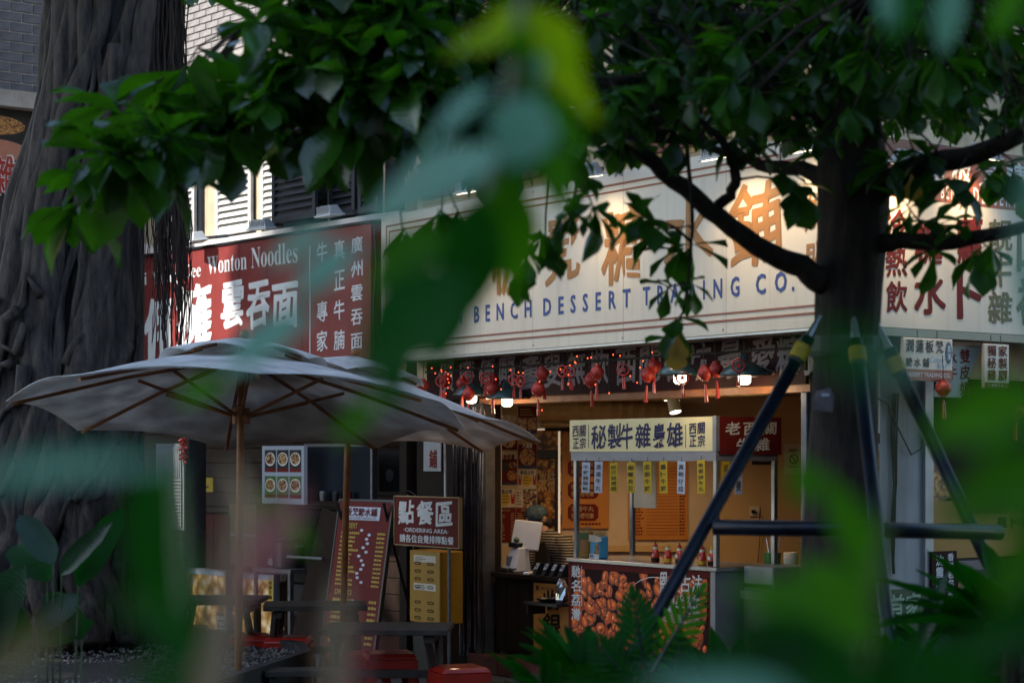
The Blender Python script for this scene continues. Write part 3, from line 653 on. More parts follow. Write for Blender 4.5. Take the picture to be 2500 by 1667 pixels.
r_, hw, h = poster(1216, 1103, 1262, 1182, M['maroon'], 'winter special poster with three dessert bowls')
MB().box(-hw, hw, -.002, -.0005, h*.78, h).build('upper_print', M['paper'], r_); MB().box(-hw, hw, -.002, -.0005, 0, h*.07).build('navy_foot', M['navy'], r_); text('冬季推薦', -hw*.88, hw*.75, h*.72, h*.93, M['maroon'], r_, y=-.005, off=.045, brush=.5)
disc(-hw*.35, h*.55, hw*.5, h*.14, F['dark'], r_, 'printed_bowl'); disc(hw*.5, h*.28, hw*.55, h*.16, F['bowl'], r_, 'printed_bowl'); disc(hw*.55, h*.60, hw*.4, h*.10, F['noodle'], r_, 'printed_bowl'); vtext('熱賣', -hw*.75, hw*.25, h*.40, h*.14, M['whiteprint'], r_, off=.03)
def starburst(l, t, r, b, label):
    r_, hw, h = poster(l, t, r, b, M['paper'], label)
    n = 18; MB().prism([((1 if k % 2 else .8)*hw*.62*math.cos(2*math.pi*k/(2*n)*2), h*.42 + (1 if k % 2 else .8)*h*.36*math.sin(2*math.pi*k/(2*n)*2)) for k in range(n)], -.0025, -.001).build('starburst', M['yellowstrip'], r_)
    text('新品上市', -hw*.75, hw*.75, h*.74, h*.95, M['ink'], r_, y=-.005, off=.035)
    for s_ in (-1, 1):                                            # the red hand print on either side
        MB().prism([(s_*hw*.80 + a*hw*.22, h*.45 + c*h*.26) for a, c in ((-.6,-1),(.6,-1),(.8,0),(.9,1),(.5,1),(.2,.15),(-.1,.15),(-.3,1),(-.7,1),(-.8,0))], -.0035, -.002).build('printed_hand', M['redplastic'], r_)
    lines(3, -hw*.4, hw*.45, h*.2, h*.66, M['olive'], r_, y=-.005, fill=.35)
starburst(1265, 1146, 1309, 1192, 'new item notice with yellow starburst under the fruit dessert poster')
starburst(1207, 1192, 1257, 1238, 'new item notice with yellow starburst above the menu sheets'); starburst(1189, 1192, 1206, 1238, 'cut off new item notice against the door jamb')
r_, hw, h = poster(1259, 1194, 1276, 1238, M['paper'], 'small white price cards beside the pet photograph'); lines(5, -hw*.7, hw*.7, h*.1, h*.9, M['charcoal'], r_)
r_, hw, h = poster(1277, 1194, 1309, 1240, F['soup'], 'small brown pet photograph on the shop inside wall')
def menu(l, t, r, b, m, ink, label, n=14, head=None, fr=W, yo=YW, name='menu_sheet', th=.008):
    r_, hw, h = board(fr, l, t, r, b, yo, name, label, 'menu', m, th, 'menus', part='sheet')
    if head: text(head, -hw*.5, hw*.5, h*.91, h*.97, ink, r_, off=.02)
    lines(n, -hw*.85, -hw*.05, h*.06, h*.88, ink, r_, jit=.5); lines(n, hw*.55, hw*.88, h*.06, h*.88, ink, r_, jit=.1)
    return r_, hw, h
menu(1189, 1241, 1209, 1322, M['tan'], M['maroon'], 'tan menu sheet against the door jamb', 7)
menu(1212, 1240, 1258, 1322, M['maroon'], M['tan'], 'dark red menu sheet left of the cashier', 14, '飲品'); menu(1260, 1240, 1306, 1322, M['maroon'], M['tan'], 'dark red menu sheet behind the cashier', 14, '甜品')
# glazed door with its lit frame and the food picture behind it
a = W.rect(1312, 1046, 1371, 1400, -.02)
dr = empty('glass_door', W.w((a[0]+a[1])/2, -.02, FL), W.a, 'dark framed glass door with a lit white edge and a noodle picture behind the glass', 'door')
hw = (a[1]-a[0])/2; h = a[3] - FL
MB().box(-hw, hw, 0, .015, 0, h).build('picture', F['noodle'], dr); text('米特', -hw*.9, hw*.5, h*.70, h*.80, M['tan'], dr, off=.03)
MB().box(-hw, hw-.03, -.012, -.002, h - .014, h).box(hw-.03, hw-.012, -.012, -.002, .2, h).build('light_strip', mat('warm_strip', (1, .9, .75), var=0, emit=.2, ecol=(1, .85, .65)), dr)
MB().box(hw*.45, hw*.70, -.035, -.004, 0, h*.90).box(-hw, hw*.45, -.035, -.004, h*.86, h*.90).box(-hw, hw*.45, -.035, -.004, h*.55, h*.575).build('door_frame', M['black'], dr)
MB().box(-hw*.95, -hw*.75, -.05, -.006, h*.575, h*.66).build('handle', M['black'], dr)
# orange boards
r_, hw, h = board(W, 1374, 1050, 1486, 1290, -.02, 'orange_board', 'orange menu board with dark red rounded boxes left of the food cart', 'menu', M['orangeb'], .012, 'menus')
for k in range(3):
    z1 = h*.70 - k*h*.225; n = 6; x0_, x1_, rr = -hw*.78, hw*.55, .03
    MB().prism([(x0_+rr,z1-h*.17),(x1_-rr,z1-h*.17),(x1_,z1-h*.17+rr),(x1_,z1-rr),(x1_-rr,z1),(x0_+rr,z1),(x0_,z1-rr),(x0_,z1-h*.17+rr)], -.003, -.001).build('price_box', M['maroon'], r_)
    text(('咖喱魚蛋', '咖喱魚蛋', '清湯牛丸')[k], x0_+.03, x1_-.04, z1-h*.075, z1-h*.02, M['tan'], r_, y=-.005, off=.03); text('拼檸檬可樂', x0_+.03, x1_-.04, z1-h*.15, z1-h*.09, M['tan'], r_, y=-.005, off=.03)
lines(2, -hw*.7, hw*.3, h*.80, h*.93, M['maroon'], r_, fill=.3); lines(1, -hw*.2, hw*.7, h*.03, h*.07, M['maroon'], r_)
r_, hw, h = board(W, 1534, 1128, 1679, 1317, -.02, 'orange_board', 'large orange price list seen through the food cart', 'menu', M['orangeb'], .012, 'menus')
lines(22, -hw*.86, -hw*.45, h*.05, h*.95, M['maroon'], r_, jit=.4); lines(22, hw*.72, hw*.92, h*.05, h*.95, M['maroon'], r_, jit=.1)
mb = MB()
for k in range(22): mb.box(-hw*.4, hw*.66, -.003, -.001, h*.05 + h*.9*(k+.35)/22, h*.05 + h*.9*(k+.35)/22 + .003)
mb.build('rule_lines', M['maroon'], r_)
r_, hw, h = board(W, 1380, 1331, 1720, 1346, -.03, 'wall_rail', 'ochre timber rail along the inside wall below the price list', 'rail', M['ochre'], .022)
# back wall notices
r_, hw, h = poster(1836, 1108, 1884, 1134, M['blackm'], 'black notice with a wireless symbol on the ochre wall', 'wifi_notice', fr=W, yo=-.012, cat='notice', group='notices on the ochre wall')
for k in range(3):
    rr = .012 + .013*k; MB().tube([(-hw*.6 + rr*math.cos(t), -.003, h*.3 + rr*math.sin(t)) for t in np.linspace(R(45), R(135), 7)], .003, 5).build('wireless_arc', M['tan'], r_)
lines(2, -hw*.25, hw*.85, h*.2, h*.8, M['tan'], r_, fill=.4)
r_, hw, h = poster(1914, 1083, 1962, 1158, M['paper'], 'pale no smoking notice on the ochre wall by the door jamb', 'no_smoking_notice', fr=W, yo=-.012, cat='notice', group='notices on the ochre wall')
n = 22; MB().tube([(.035*math.cos(2*math.pi*k/n), -.003, h*.5+.04*math.sin(2*math.pi*k/n)) for k in range(n+1)], .005, 5).tube([(-.024,-.003,h*.5+.03),(.024,-.003,h*.5-.03)], .005, 5).build('symbol', M['maroon'], r_)
text('溫馨提示', -hw*.5, hw*.4, h*.74, h*.84, M['maroon'], r_, off=.02); lines(1, -hw*.5, hw*.6, h*.22, h*.28, M['maroon'], r_)
x, z = W.hit(1842, 1252, -.004)
sk = empty('wall_socket', W.w(x, -.004, z - .03), 0, 'wall socket with a black plug and dangling cable', 'socket')
MB().box(-.045, .045, -.012, -.001, 0, .09).build('plate', M['paper'], sk, bevel=.003); MB().box(-.03, .005, -.04, -.013, .03, .06).build('plug', M['black'], sk, bevel=.004)
MB().tube([(.0, -.035, .045), (.04, -.03, .03), (.045, -.02, -.2), (.02, -.02, -.5), (.01, -.02, -.62)], .004, 5).build('cable', M['cable'], sk)

# ------------------------------------------------------------------ food cart
CY = FY - .06                                                     # front plane of the cart
cx0 = S.hit(1391, 1060, CY)[0]; cx1 = S.hit(1749, 1060, CY)[0]; cd = .62
cart = empty('food_cart', S.w(cx0, CY, FL), aS, 'steel food cart with a yellow lit header and a food picture on its front', 'cart')
cw = cx1 - cx0; zh0 = S.hit(1570, 1108, CY)[1] - FL; zh1 = S.hit(1570, 1021, CY)[1] - FL; zt = S.hit(1570, 1373, CY)[1] - FL
for a, b in ((.03, .012), (cw - .05, .012), (.03, cd - .05), (cw - .05, cd - .05)): MB().box(a, a + .036, b, b + .036, zt + .002, zh0 + .02).build('post', M['steel'], cart, bevel=.004)
MB().box(0, cw - .04, 0, cd, zh0 + .02, zh1).build('header', M['lightbox'], cart); MB().box(cw - .039, cw, -.002, .03, zh0 + .02, zh1 + .004).build('header_edge', M['alu'], cart)
MB().box(cw - .039, cw + .004, .031, cd + .002, zh0 - .005, zh1).build('side_sign', M['maroon'], cart)
MB().box(.01, cw - .01, .005, .05, zh0 - .05, zh0 + .018).box(.01, .05, .051, cd - .02, zh0 - .05, zh0 + .018).box(cw - .05, cw - .01, .051, cd - .02, zh0 - .05, zh0 + .018).build('beam', M['alu'], cart)
def on_cart(l, t, r, b):
    a = S.rect(l, t, r, b, CY); return a[0]-cx0, a[1]-cx0, a[2]-FL, a[3]-FL
for ch, l, t, r, b in (('秘', 1444, 1037, 1481, 1096), ('製', 1484, 1035, 1518, 1096), ('牛', 1516, 1033, 1546, 1095), ('雜', 1552, 1034, 1589, 1093), ('梟', 1594, 1032, 1625, 1093), ('雄', 1628, 1031, 1668, 1092),
                       ('西', 1398, 1039, 1414, 1066), ('關', 1416, 1038, 1431, 1066), ('正', 1399, 1069, 1414, 1095), ('宗', 1416, 1068, 1431, 1095), ('西', 1683, 1033, 1701, 1059), ('關', 1704, 1031, 1722, 1059), ('正', 1684, 1062, 1701, 1090), ('宗', 1704, 1061, 1722, 1090)):
    text(ch, *on_cart(l, t, r, b), M['navy'], cart, off=.03, brush=.7)
for px in (1437, 1674): a = on_cart(px, 1036, px + 1.5, 1093); MB().box(a[0], a[0]+.004, -.003, -.001, a[2], a[3]).build('divider_line', M['navy'], cart)
for ch, u0, u1, v0, v1 in (('老', .08, .32, .52, .86), ('西', .37, .62, .52, .86), ('關', .68, .92, .54, .86), ('牛', .26, .48, .10, .44), ('雜', .54, .80, .10, .44)):   # lettering on the cart's side, turned 90 degrees
    o = text(ch, u0*(cd-.03), u1*(cd-.03), (zh0-.005) + v0*(zh1-zh0+.005), (zh0-.005) + v1*(zh1-zh0+.005), M['whiteprint'], cart, off=.03, brush=.7)
    o.matrix_local = Matrix.Translation((cw + .004, .031, 0)) @ Matrix.Rotation(R(90), 4, 'Z')
# cart body and front picture
MB().box(.0, cw, .02, cd, .06, zt - .03).build('body', M['alu'], cart); MB().box(-.02, cw + .02, -.02, cd + .02, zt - .029, zt).build('counter_top', M['steel'], cart, bevel=.004)
MB().box(.0, cw - .05, -.012, .018, .05, zt - .032).build('front_frame', M['maroon'], cart); MB().box(.045, cw - .07, -.018, -.0125, .09, zt - .075).build('front_picture', M['dkmaroon'], cart)
MB().box(cw - .049, cw, -.012, .018, .05, zt - .032).build('corner_post', M['alu'], cart)
# the food picture: braised pieces printed one over another
random.seed(31); pcs = {'dark': MB(), 'mid': MB(), 'light': MB(), 'gleam': MB()}
def blob(mb_, x, z, rx, rz_, a, y, n=9):
    q = []
    for k in range(n): t_ = 2*math.pi*k/n; u, v = rx*math.cos(t_)*random.uniform(.85, 1.12), rz_*math.sin(t_)*random.uniform(.85, 1.12); q.append((min(cw - .075, max(.05, x + u*math.cos(a) - v*math.sin(a))), y, min(zt - .08, max(.095, z + u*math.sin(a) + v*math.cos(a)))))
    mb_.add(q, [tuple(range(n))])
for k in range(330):
    x, z = random.uniform(.07, cw - .10), random.uniform(.11, zt - .09); r0 = random.uniform(.026, .062); a = random.uniform(0, 3); asp = random.uniform(.45, .9); y = -.0182 - k*.000004
    blob(pcs['dark'], x, z, r0*1.15, r0*asp*1.2, a, y); blob(pcs['mid'], x, z + r0*.08, r0, r0*asp, a, y - .0000015); blob(pcs['light'], x - r0*.1, z + r0*.25*asp, r0*.7, r0*asp*.45, a, y - .000002)
    if k % 2: blob(pcs['dark'], x + r0*.1, z - r0*.05, r0*.35, r0*asp*.3, a, y - .0000025)
    if k % 3 == 0: blob(pcs['gleam'], x - r0*.2, z + r0*.3*asp, r0*.16, r0*asp*.10, a, y - .000003, 7)
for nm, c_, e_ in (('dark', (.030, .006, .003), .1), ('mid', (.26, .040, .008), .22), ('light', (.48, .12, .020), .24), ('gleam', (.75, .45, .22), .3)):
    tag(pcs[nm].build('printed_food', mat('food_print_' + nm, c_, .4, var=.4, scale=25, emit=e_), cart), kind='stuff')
random.seed(8)
n = 40; cxx, czz, rr = cw*.62, zt*.52, .38
MB().tube([(cxx + rr*math.cos(t), -.019, czz + rr*.8*math.sin(t)) for t in np.linspace(R(20), R(165), 26)], .003, 5).build('printed_rim', M['whiteprint'], cart)
def cart_text(s_, l, t, r, b, off=.03, m='whiteprint', vert=True):
    a = on_cart(l, t, r, b)
    for dx, mm, yy, oo in ((.004, 'maroon', -.020, off + .05), (0, m, -.0235, off)):
        if vert: vtext(s_, (a[0]+a[1])/2, a[1]-a[0], a[3], a[2], M[mm], cart, y=yy, off=oo, gap=.16, brush=.7)
        else: text(s_, *a, M[mm], cart, y=yy, off=oo, brush=.5)
cart_text('馳名荔灣', 1401, 1376, 1423, 1516); cart_text('恩', 1616, 1396, 1636, 1450, vert=False)
for s_, l, t, r, b in (('古', 1666, 1401, 1692, 1446), ('法', 1694, 1403, 1721, 1447), ('秘', 1640, 1400, 1664, 1446), ('燜', 1630, 1452, 1652, 1500), ('牛', 1656, 1452, 1678, 1502), ('雜', 1682, 1450, 1714, 1500)): cart_text(s_, l, t, r, b, vert=False)
for s_, l, t, r, b in (('BRAISED BEEF OFFAL', 1618, 1500, 1716, 1512), ('ANCIENT METHOD', 1618, 1512, 1702, 1521)): a = on_cart(l, t, r, b); text(s_, *a, M['whiteprint'], cart, y=-.022, off=.02)
a = on_cart(1423, 1380, 1429, 1478); o = text('chi ming li wan', 0, a[3]-a[2], 0, .02, M['whiteprint'], cart, y=-.022, off=.02); o.matrix_local = Matrix.Translation((a[0]+.012, 0, a[3])) @ Matrix.Rotation(R(90), 4, 'Y') @ Matrix.Translation((0, 0, -.01))
# white splash sheet behind the left posts
MB().box(.07, .34, cd - .04, cd - .03, zt + .38, zh0 - .03).build('splash_sheet', M['paper'], cart)
# grey boiler at the far end of the cart
bo = empty('steel_boiler', S.w(cx1 + .06, CY + .20, FL + zt - .16), aS, 'grey steel cooker box beside the right end of the food cart', 'cooker')
MB().box(0, .30, 0, .40, 0, .17).build('box', M['alu'], bo, bevel=.008); MB().box(.01, .29, -.006, -.001, .02, .05).build('vent', M['black'], bo)
MB().box(-.02, .9, -.02, .45, -.06, -.002).build('bench_top', M['steel'], bo); MB().box(.0, .88, 0, .43, -.75, -.062).build('cupboard', M['dksteel'], bo)
# utensil bucket on the bench
x, z = S.hit(1885, 1395, FY + .75)
ub = empty('utensil_bucket', S.w(x, FY + .75, z), aS, 'green bucket of ladles and tongs on the steel bench by the tree', 'bucket')
MB().lathe([(.055, 0), (.065, .13), (.066, .14)], 16).build('bucket', M['greenb'], ub)
for k in range(4): MB().tube([(-.02 + .015*k, 0, .08), (-.07 + .05*k, .01, .24 + .02*(k % 2))], .005, 6).build('handle', M['steel'], ub)
x, z = S.hit(1930, 1395, FY + .72)
cn = empty('plastic_jar', S.w(x, FY + .72, z), aS, 'clear plastic jar next to the green utensil bucket', 'jar'); MB().lathe([(.05, 0), (.055, .1), (.05, .12)], 14).build('jar', M['clearp'], cn); MB().lathe([(.053, .121), (.05, .14)], 14).build('lid', M['paper'], cn)
bt = empty('side_bench', S.w(S.hit(1900, 1400, FY + .7)[0] - .35, FY + .55, FL), aS, 'steel kitchen bench below the ochre wall', 'bench')
MB().box(0, .9, 0, .45, z - FL - .05, z - FL - .001).build('top', M['steel'], bt)
for a, b in ((.02, .02), (.84, .02), (.02, .39), (.84, .39)): MB().box(a, a+.04, b, b+.04, 0, z-FL-.051).build('leg', M['steel'], bt)

# paper strips hanging from the cart
strips = (('牛雜豬腸粉', 1429, 1128, 1202, 'bluestrip', 'pale'), ('清湯牛丸', 1460, 1126, 1203, 'bluestrip', 'pale'), ('碗仔翅撈面', 1499, 1129, 1202, 'yellowstrip', 'yellow'), ('咖喱魚旦', 1540, 1128, 1203, 'yellowstrip', 'yellow'), ('面筋牛雜', 1581, 1126, 1204, 'yellowstrip', 'yellow'),
          ('蘿卜牛雜', 1620, 1125, 1204, 'yellowstrip', 'yellow'), ('真碗仔翅', 1662, 1125, 1205, 'bluestrip', 'pale'), ('魚蛋拼牛丸', 1712, 1122, 1204, 'yellowstrip', 'yellow'))
for i, (s_, px, t, b, m, cn_) in enumerate(strips):
    r_, hw, h = board(S, px - 9.5, t, px + 9.5, b, CY - .005, 'menu_strip', f'{cn_} handwritten card strip, {ordinal(i)} from the left along the cart front', 'sign', M[m], .003, 'card strips hanging from the cart', part='card')
    r_.rotation_euler[1] = random.uniform(-.03, .03) + (.06 if i == 0 else 0)
    vtext(s_, 0, hw*1.35, h*.93, h*.04, M['ink'], r_, off=.008, gap=.28, y=-.002)
    MB().tube([(0, .001, h - .004), (.004, .001, h + .03)], .002, 5).build('string', M['cable'], r_)
SD = Fr(*(S.w(cx1 + .012, CY, 0).xy), aS + math.pi/2)
for i, (s_, px, t, b, m, cn_) in enumerate((('双皮奶', 1772, 1126, 1206, 'yellowstrip', 'yellow'), ('窩姜', 1803, 1127, 1206, 'bluestrip', 'pale'))):
    r_, hw, h = board(SD, px - 9, t, px + 9, b, 0, 'menu_strip', f'{cn_} handwritten card strip on the side of the cart behind the steel prop', 'sign', M[m], .003, 'card strips hanging from the cart', part='card')
    vtext(s_, 0, hw*1.35, h*.93, h*.04, M['ink'], r_, off=.008, gap=.28, y=-.002)
# sauce bottles on the cart top
for i, (px, cap, lab) in enumerate(((1600, 'redplastic', 'red tipped chilli bottle at the left of the row on the cart'), (1630, 'yellowcap', 'yellow tipped chilli bottle second in the row on the cart'), (1659, 'redplastic', 'chilli bottle with a white label in the middle of the row'), (1714, 'redplastic', 'chilli bottle just past the slanting steel prop'), (1739, 'yellowcap', 'chilli bottle beside the cart corner post'))):
    x = S.hit(px, 1370, CY + .10)[0]
    r_ = empty('sauce_bottle', S.w(x, CY + .10, FL + zt + .001), aS, lab, 'bottle', 'chilli sauce bottles on the cart')
    MB().lathe([(.027, 0), (.031, .006), (.031, .04), (.028, .065), (.020, .095)], 14).build('body', M['glassred'], r_, smooth=True)
    MB().lathe([(.0315, .006), (.0317, .034)], 14, cap=False).build('label_band', M['yellowcap' if i % 2 else 'dkwood'], r_)
    MB().lathe([(.0195, .0955), (.016, .115)], 14).build('neck', M['clearp'], r_); MB().lathe([(.017, .116), (.017, .128), (.010, .132), (.004, .155)], 12).build('nozzle', M[cap], r_)
    if i in (2, 4): MB().box(-.012, .012, -.033, -.0305, .045, .07).build('sticker', M['whiteprint'], r_)
# skewer packs
x = S.hit(1432, 1362, CY + .14)[0]
r_ = empty('skewer_box', S.w(x, CY + .14, FL + zt + .001), aS + .2, 'yellow and green box of wooden skewers on the cart', 'box', 'skewer packs on the cart')
MB().box(-.045, .045, -.035, .035, 0, .20).build('box', M['yellowbox'], r_, bevel=.004); MB().box(-.046, .046, -.037, -.0355, .14, .19).build('green_band', M['greenpack'], r_); MB().box(-.02, .025, -.037, -.0355, .05, .13).build('printed_picture', M['pinkish'], r_)
mb = MB()
for k in range(40): a, b = random.uniform(-.04, .04), random.uniform(-.03, .03); mb.tube([(a, b, .12), (a*1.15, b*1.2, .235 + random.uniform(-.01, .01))], .0022, 4)
tag(mb.build('skewers', M['tan'], r_), kind='stuff')
x = S.hit(1468, 1363, CY + .12)[0]
r_ = empty('skewer_pack', S.w(x, CY + .10, FL + zt + .001), aS - .1, 'blue and white open pack of skewers with torn plastic on the cart', 'pack', 'skewer packs on the cart')
MB().box(-.065, .065, -.045, .045, 0, .17).build('pack', M['bluepack'], r_, bevel=.012, seg=2); MB().box(-.066, .066, -.0475, -.0455, .0, .035).build('white_foot', M['whiteprint'], r_); text('WOOK', -.055, -.005, .008, .03, M['blue'], r_, y=-.049, off=.02)
MB().prism([(.0, .036), (.06, .036), (.06, .12), (.02, .10)], -.0475, -.046).build('printed_picture', F['bowl'], r_)
MB().add([(-.075,-.05,.13),(-.06,-.055,.185),(.02,-.055,.18),(.10,-.05,.165),(.11,-.045,.14),(.05,-.05,.125)], [(0,1,2,5),(2,3,4,5)]).build('torn_wrap', M['clearp'], r_)
mb = MB()
for k in range(50): a, b = random.uniform(-.055, .055), random.uniform(-.035, .035); mb.tube([(a, b, .10), (a*1.1, b*1.2, .205 + random.uniform(-.012, .012))], .0022, 4)
tag(mb.build('skewers', M['tan'], r_), kind='stuff')

# ------------------------------------------------------------------ order counter and what stands on it
KY = FY + .05
kx0 = xj + .03; kx1 = cx0 - .02; zk = S.hit(1290, 1402, KY)[1]
ct = empty('order_counter', S.w(kx0, KY, FL), aS, 'dark order counter with an orange front panel marked cashier', 'counter'); kw = kx1 - kx0; kh = zk - FL
MB().box(0, kw, .02, .50, 0, kh - .04).build('carcass', M['dkwood'], ct); MB().box(-.01, kw + .01, -.02, .53, kh - .039, kh).build('counter_top', M['dkwood'], ct, bevel=.005)
a = S.rect(1302, 1415, 1398, 1622, KY); MB().box(a[0]-kx0, kw, .004, .0195, .03, kh - .06).build('orange_panel', M['orangeb'], ct)
for ch, l, t, r, b in (('收', 1325, 1440, 1365, 1488), ('銀', 1325, 1497, 1368, 1550)): c = S.rect(l, t, r, b, KY); text(ch, c[0]-kx0, c[1]-kx0, c[2]-FL, c[3]-FL, M['dkwood'], ct, y=.001, off=.04, brush=.8)
text('潤', a[0]-kx0+.03, a[0]-kx0+.07, kh-.12, kh-.08, M['dkwood'], ct, y=.001, off=.02); text('潤蓮板凳糖水鋪', a[0]-kx0+.09, kw-.06, kh-.115, kh-.085, M['maroon'], ct, y=.001)
for k in range(3): MB().box(.02 + k*.16, .02 + k*.16 + .15, .012, .0195, .04, kh - .07).build('plank', M['dkwood'], ct, bevel=.003)
pos = empty('till_terminal', S.w(S.hit(1258, 1395, KY + .14)[0], KY + .14, zk + .001), aS, 'white cash register terminal with its screen turned to the cashier', 'till')
MB().add([(-.09,-.08,0),(.09,-.08,0),(.09,.10,0),(-.09,.10,0),(-.045,-.01,.20),(.075,-.01,.20),(.075,.08,.20),(-.045,.08,.20)], [(0,3,2,1),(4,5,6,7),(0,1,5,4),(1,2,6,5),(2,3,7,6),(3,0,4,7)]).build('stand', M['white'], pos, bevel=.01, seg=2)
MB().box(-.035, .01, -.066, -.03, .05, .13).build('slot', M['alu'], pos); MB().box(-.06, .05, -.03, .08, .201, .24).build('printer', M['black'], pos, bevel=.006)
o = MB().box(-.12, .12, -.012, .012, -.12, .12).build('screen', M['white'], pos, bevel=.006); o.matrix_local = Matrix.Translation((.05, .08, .30)) @ Matrix.Rotation(R(38), 4, 'Z') @ Matrix.Rotation(R(-14), 4, 'X') @ Matrix.Rotation(R(6), 4, 'Y')
MB().tube([(.05, .06, .19), (.09, .11, .27)], .022, 8).build('neck', M['white'], pos)
MB().lathe([(.015, .24), (.026, .25), (.028, .265), (.018, .28), (.008, .285)], 9, (-.005, .02, 0)).build('pot_plant_toy', M['greenpack'], pos)
for i, (px, s_) in enumerate(((1312, '42'), (1334, '39'), (1354, '21'), (1374, '90'))):
    r_ = empty('number_stand', S.w(S.hit(px, 1398, KY + .02)[0], KY + .03, zk + .001), aS - .15, ('black number wedge closest to the till on the order counter', 'second black number wedge from the till', 'third black number wedge from the till', 'black number wedge closest to the food cart')[i], 'number stand', 'number stands on the counter')
    MB().add([(-.03,-.05,0),(.03,-.05,0),(.03,.05,0),(-.03,.05,0),(-.03,.01,.10),(.03,.01,.10),(.03,.03,.10),(-.03,.03,.10)], [(0,3,2,1),(4,5,6,7),(0,1,5,4),(1,2,6,5),(2,3,7,6),(3,0,4,7)]).build('wedge', M['black'], r_)
    f_ = MB().box(-.024, .024, -.004, -.001, .0, .05).build('label_card', M['bluestrip'], r_); f_.matrix_local = Matrix.Translation((0, -.024, .048)) @ Matrix.Rotation(R(-31), 4, 'X')
    o = text(s_, -.02, .02, .008, .044, M['ink'], f_, y=-.006, off=.02)
r_ = empty('card_reader', S.w(S.hit(1290, 1398, KY + .0)[0], KY + .02, zk + .001), aS + .5, 'white handset lying aslant at the counter edge', 'handset'); MB().box(-.025, .025, -.09, .09, 0, .022).build('handset', M['white'], r_, bevel=.006); MB().box(-.018, .018, -.02, .07, .0225, .025).build('keypad', M['alu'], r_)
mb = MB()
for k in range(6): mb.tube([(random.uniform(-.1, .12), random.uniform(-.03, .05), random.uniform(.005, .03)) for _ in range(7)], .006, 5)
o = mb.build('cable_tangle', M['cable']); o.location = S.w(kx0 + .12, KY + .05, zk + .002); o.rotation_euler = (0, 0, aS); tag(o, 'tangle of black cables on the counter by the door jamb', 'cables')
# folding shelf in front of the counter with a foil bag
xs0 = S.hit(1282, 1470, KY - .2)[0]; zs = S.hit(1330, 1472, KY - .2)[1]
sh = empty('side_shelf', S.w(xs0, KY - .22, zs), aS, 'black shelf folded out before the orange counter panel', 'shelf'); MB().box(0, cx0 - xs0 - .02, 0, .20, -.02, 0).build('board', M['black'], sh); MB().box(.02, .04, .02, .19, -.10, -.021).build('bracket', M['black'], sh)
tr = empty('black_tray', S.w(xs0 + .20, KY - .12, zs + .001), aS, 'shallow black tray on the folding shelf', 'tray'); MB().lathe([(.06, 0), (.10, .03), (.105, .032), (.06, .006)], 16).build('tray', M['black'], tr)
fo = empty('foil_bag', S.w(cx0 - .09, KY - .12, zs + .001), aS, 'crumpled silver foil bag on the folding shelf against the cart', 'bag')
v = MB().lathe([(.03, 0), (.05, .03), (.045, .08), (.05, .13), (.03, .17), (.015, .19)], 12); v.v = [(a + random.uniform(-.008, .008), b + random.uniform(-.008, .008), c + random.uniform(-.006, .006)) for a, b, c in v.v]; v.build('bag', M['foil'], fo)

# ------------------------------------------------------------------ cashier behind the counter
def skinned(name, verts, edges, rads, m, parent, root=0, sub=2):
    me = bpy.data.meshes.new(name); me.from_pydata(verts, edges, []); o = bpy.data.objects.new(name, me)
    sm = o.modifiers.new('s', 'SKIN'); sm.use_smooth_shade = True
    for i, sv in enumerate(me.skin_vertices[0].data):
        r = rads[i]; sv.radius = r if hasattr(r, '__len__') else (r, r); sv.use_root = (i == root)
    ss = o.modifiers.new('u', 'SUBSURF'); ss.levels = sub; ss.render_levels = sub
    nm = evaluated(o); bpy.data.objects.remove(o)
    nm.materials.clear(); nm.materials.append(m)
    return link(name, nm, parent)
hx, hz = S.hit(1313, 1268, KY + .62)
ps = empty('person', S.w(hx, KY + .62, FL), aS, 'person in a blue hair net and striped shirt bent over the till', 'person')
hh = hz - FL                                                     # height of the head's centre above the floor; local -y is towards the street
sx = .16                                                         # the body sits to the right of the head
B = [(sx, .16, hh-.62), (sx, .15, hh-.45), (sx, .10, hh-.28), (sx-.05, .06, hh-.18), (.03, .02, hh-.10), (.0, -.02, hh-.02), (0, -.02, hh+.06),
     (sx-.20, .05, hh-.22), (sx-.25, -.06, hh-.42), (sx-.20, -.24, hh-.44), (sx-.17, -.30, hh-.44), (sx+.16, .10, hh-.25), (sx+.22, .02, hh-.45), (sx+.08, -.20, hh-.46), (sx+.04, -.26, hh-.46),
     (sx-.10, .12, hh-.68), (sx-.12, -.25, hh-.68), (sx-.12, -.28, .08), (sx-.12, -.36, .04), (sx+.10, .12, hh-.68), (sx+.12, -.25, hh-.68), (sx+.12, -.28, .08), (sx+.12, -.36, .04)]
Eg = [(0,1),(1,2),(2,3),(3,4),(4,5),(5,6),(3,7),(7,8),(8,9),(9,10),(3,11),(11,12),(12,13),(13,14),(0,15),(15,16),(16,17),(17,18),(0,19),(19,20),(20,21),(21,22)]
Rd = [(.16,.12), (.15,.11), (.15,.10), (.10,.08), .052, (.078,.09), (.075,.09), .055, .042, .034, .028, .055, .042, .034, .028, .085, .06, .042, .035, .085, .06, .042, .035]
body = skinned('body', B, Eg, Rd, M['skin'], ps)
stripe = mat('striped_shirt', (.02, .02, .022), .8, var=0); t = stripe.node_tree; wv = t.nodes.new('ShaderNodeTexWave'); wv.bands_direction = 'Z'; wv.inputs['Scale'].default_value = 14; wv.inputs['Distortion'].default_value = .8
tc = t.nodes.new('ShaderNodeTexCoord'); cr = t.nodes.new('ShaderNodeValToRGB'); cr.color_ramp.elements[0].position = .72; cr.color_ramp.elements[0].color = (.012, .012, .014, 1); cr.color_ramp.elements[1].position = .80; cr.color_ramp.elements[1].color = (.34, .30, .24, 1)
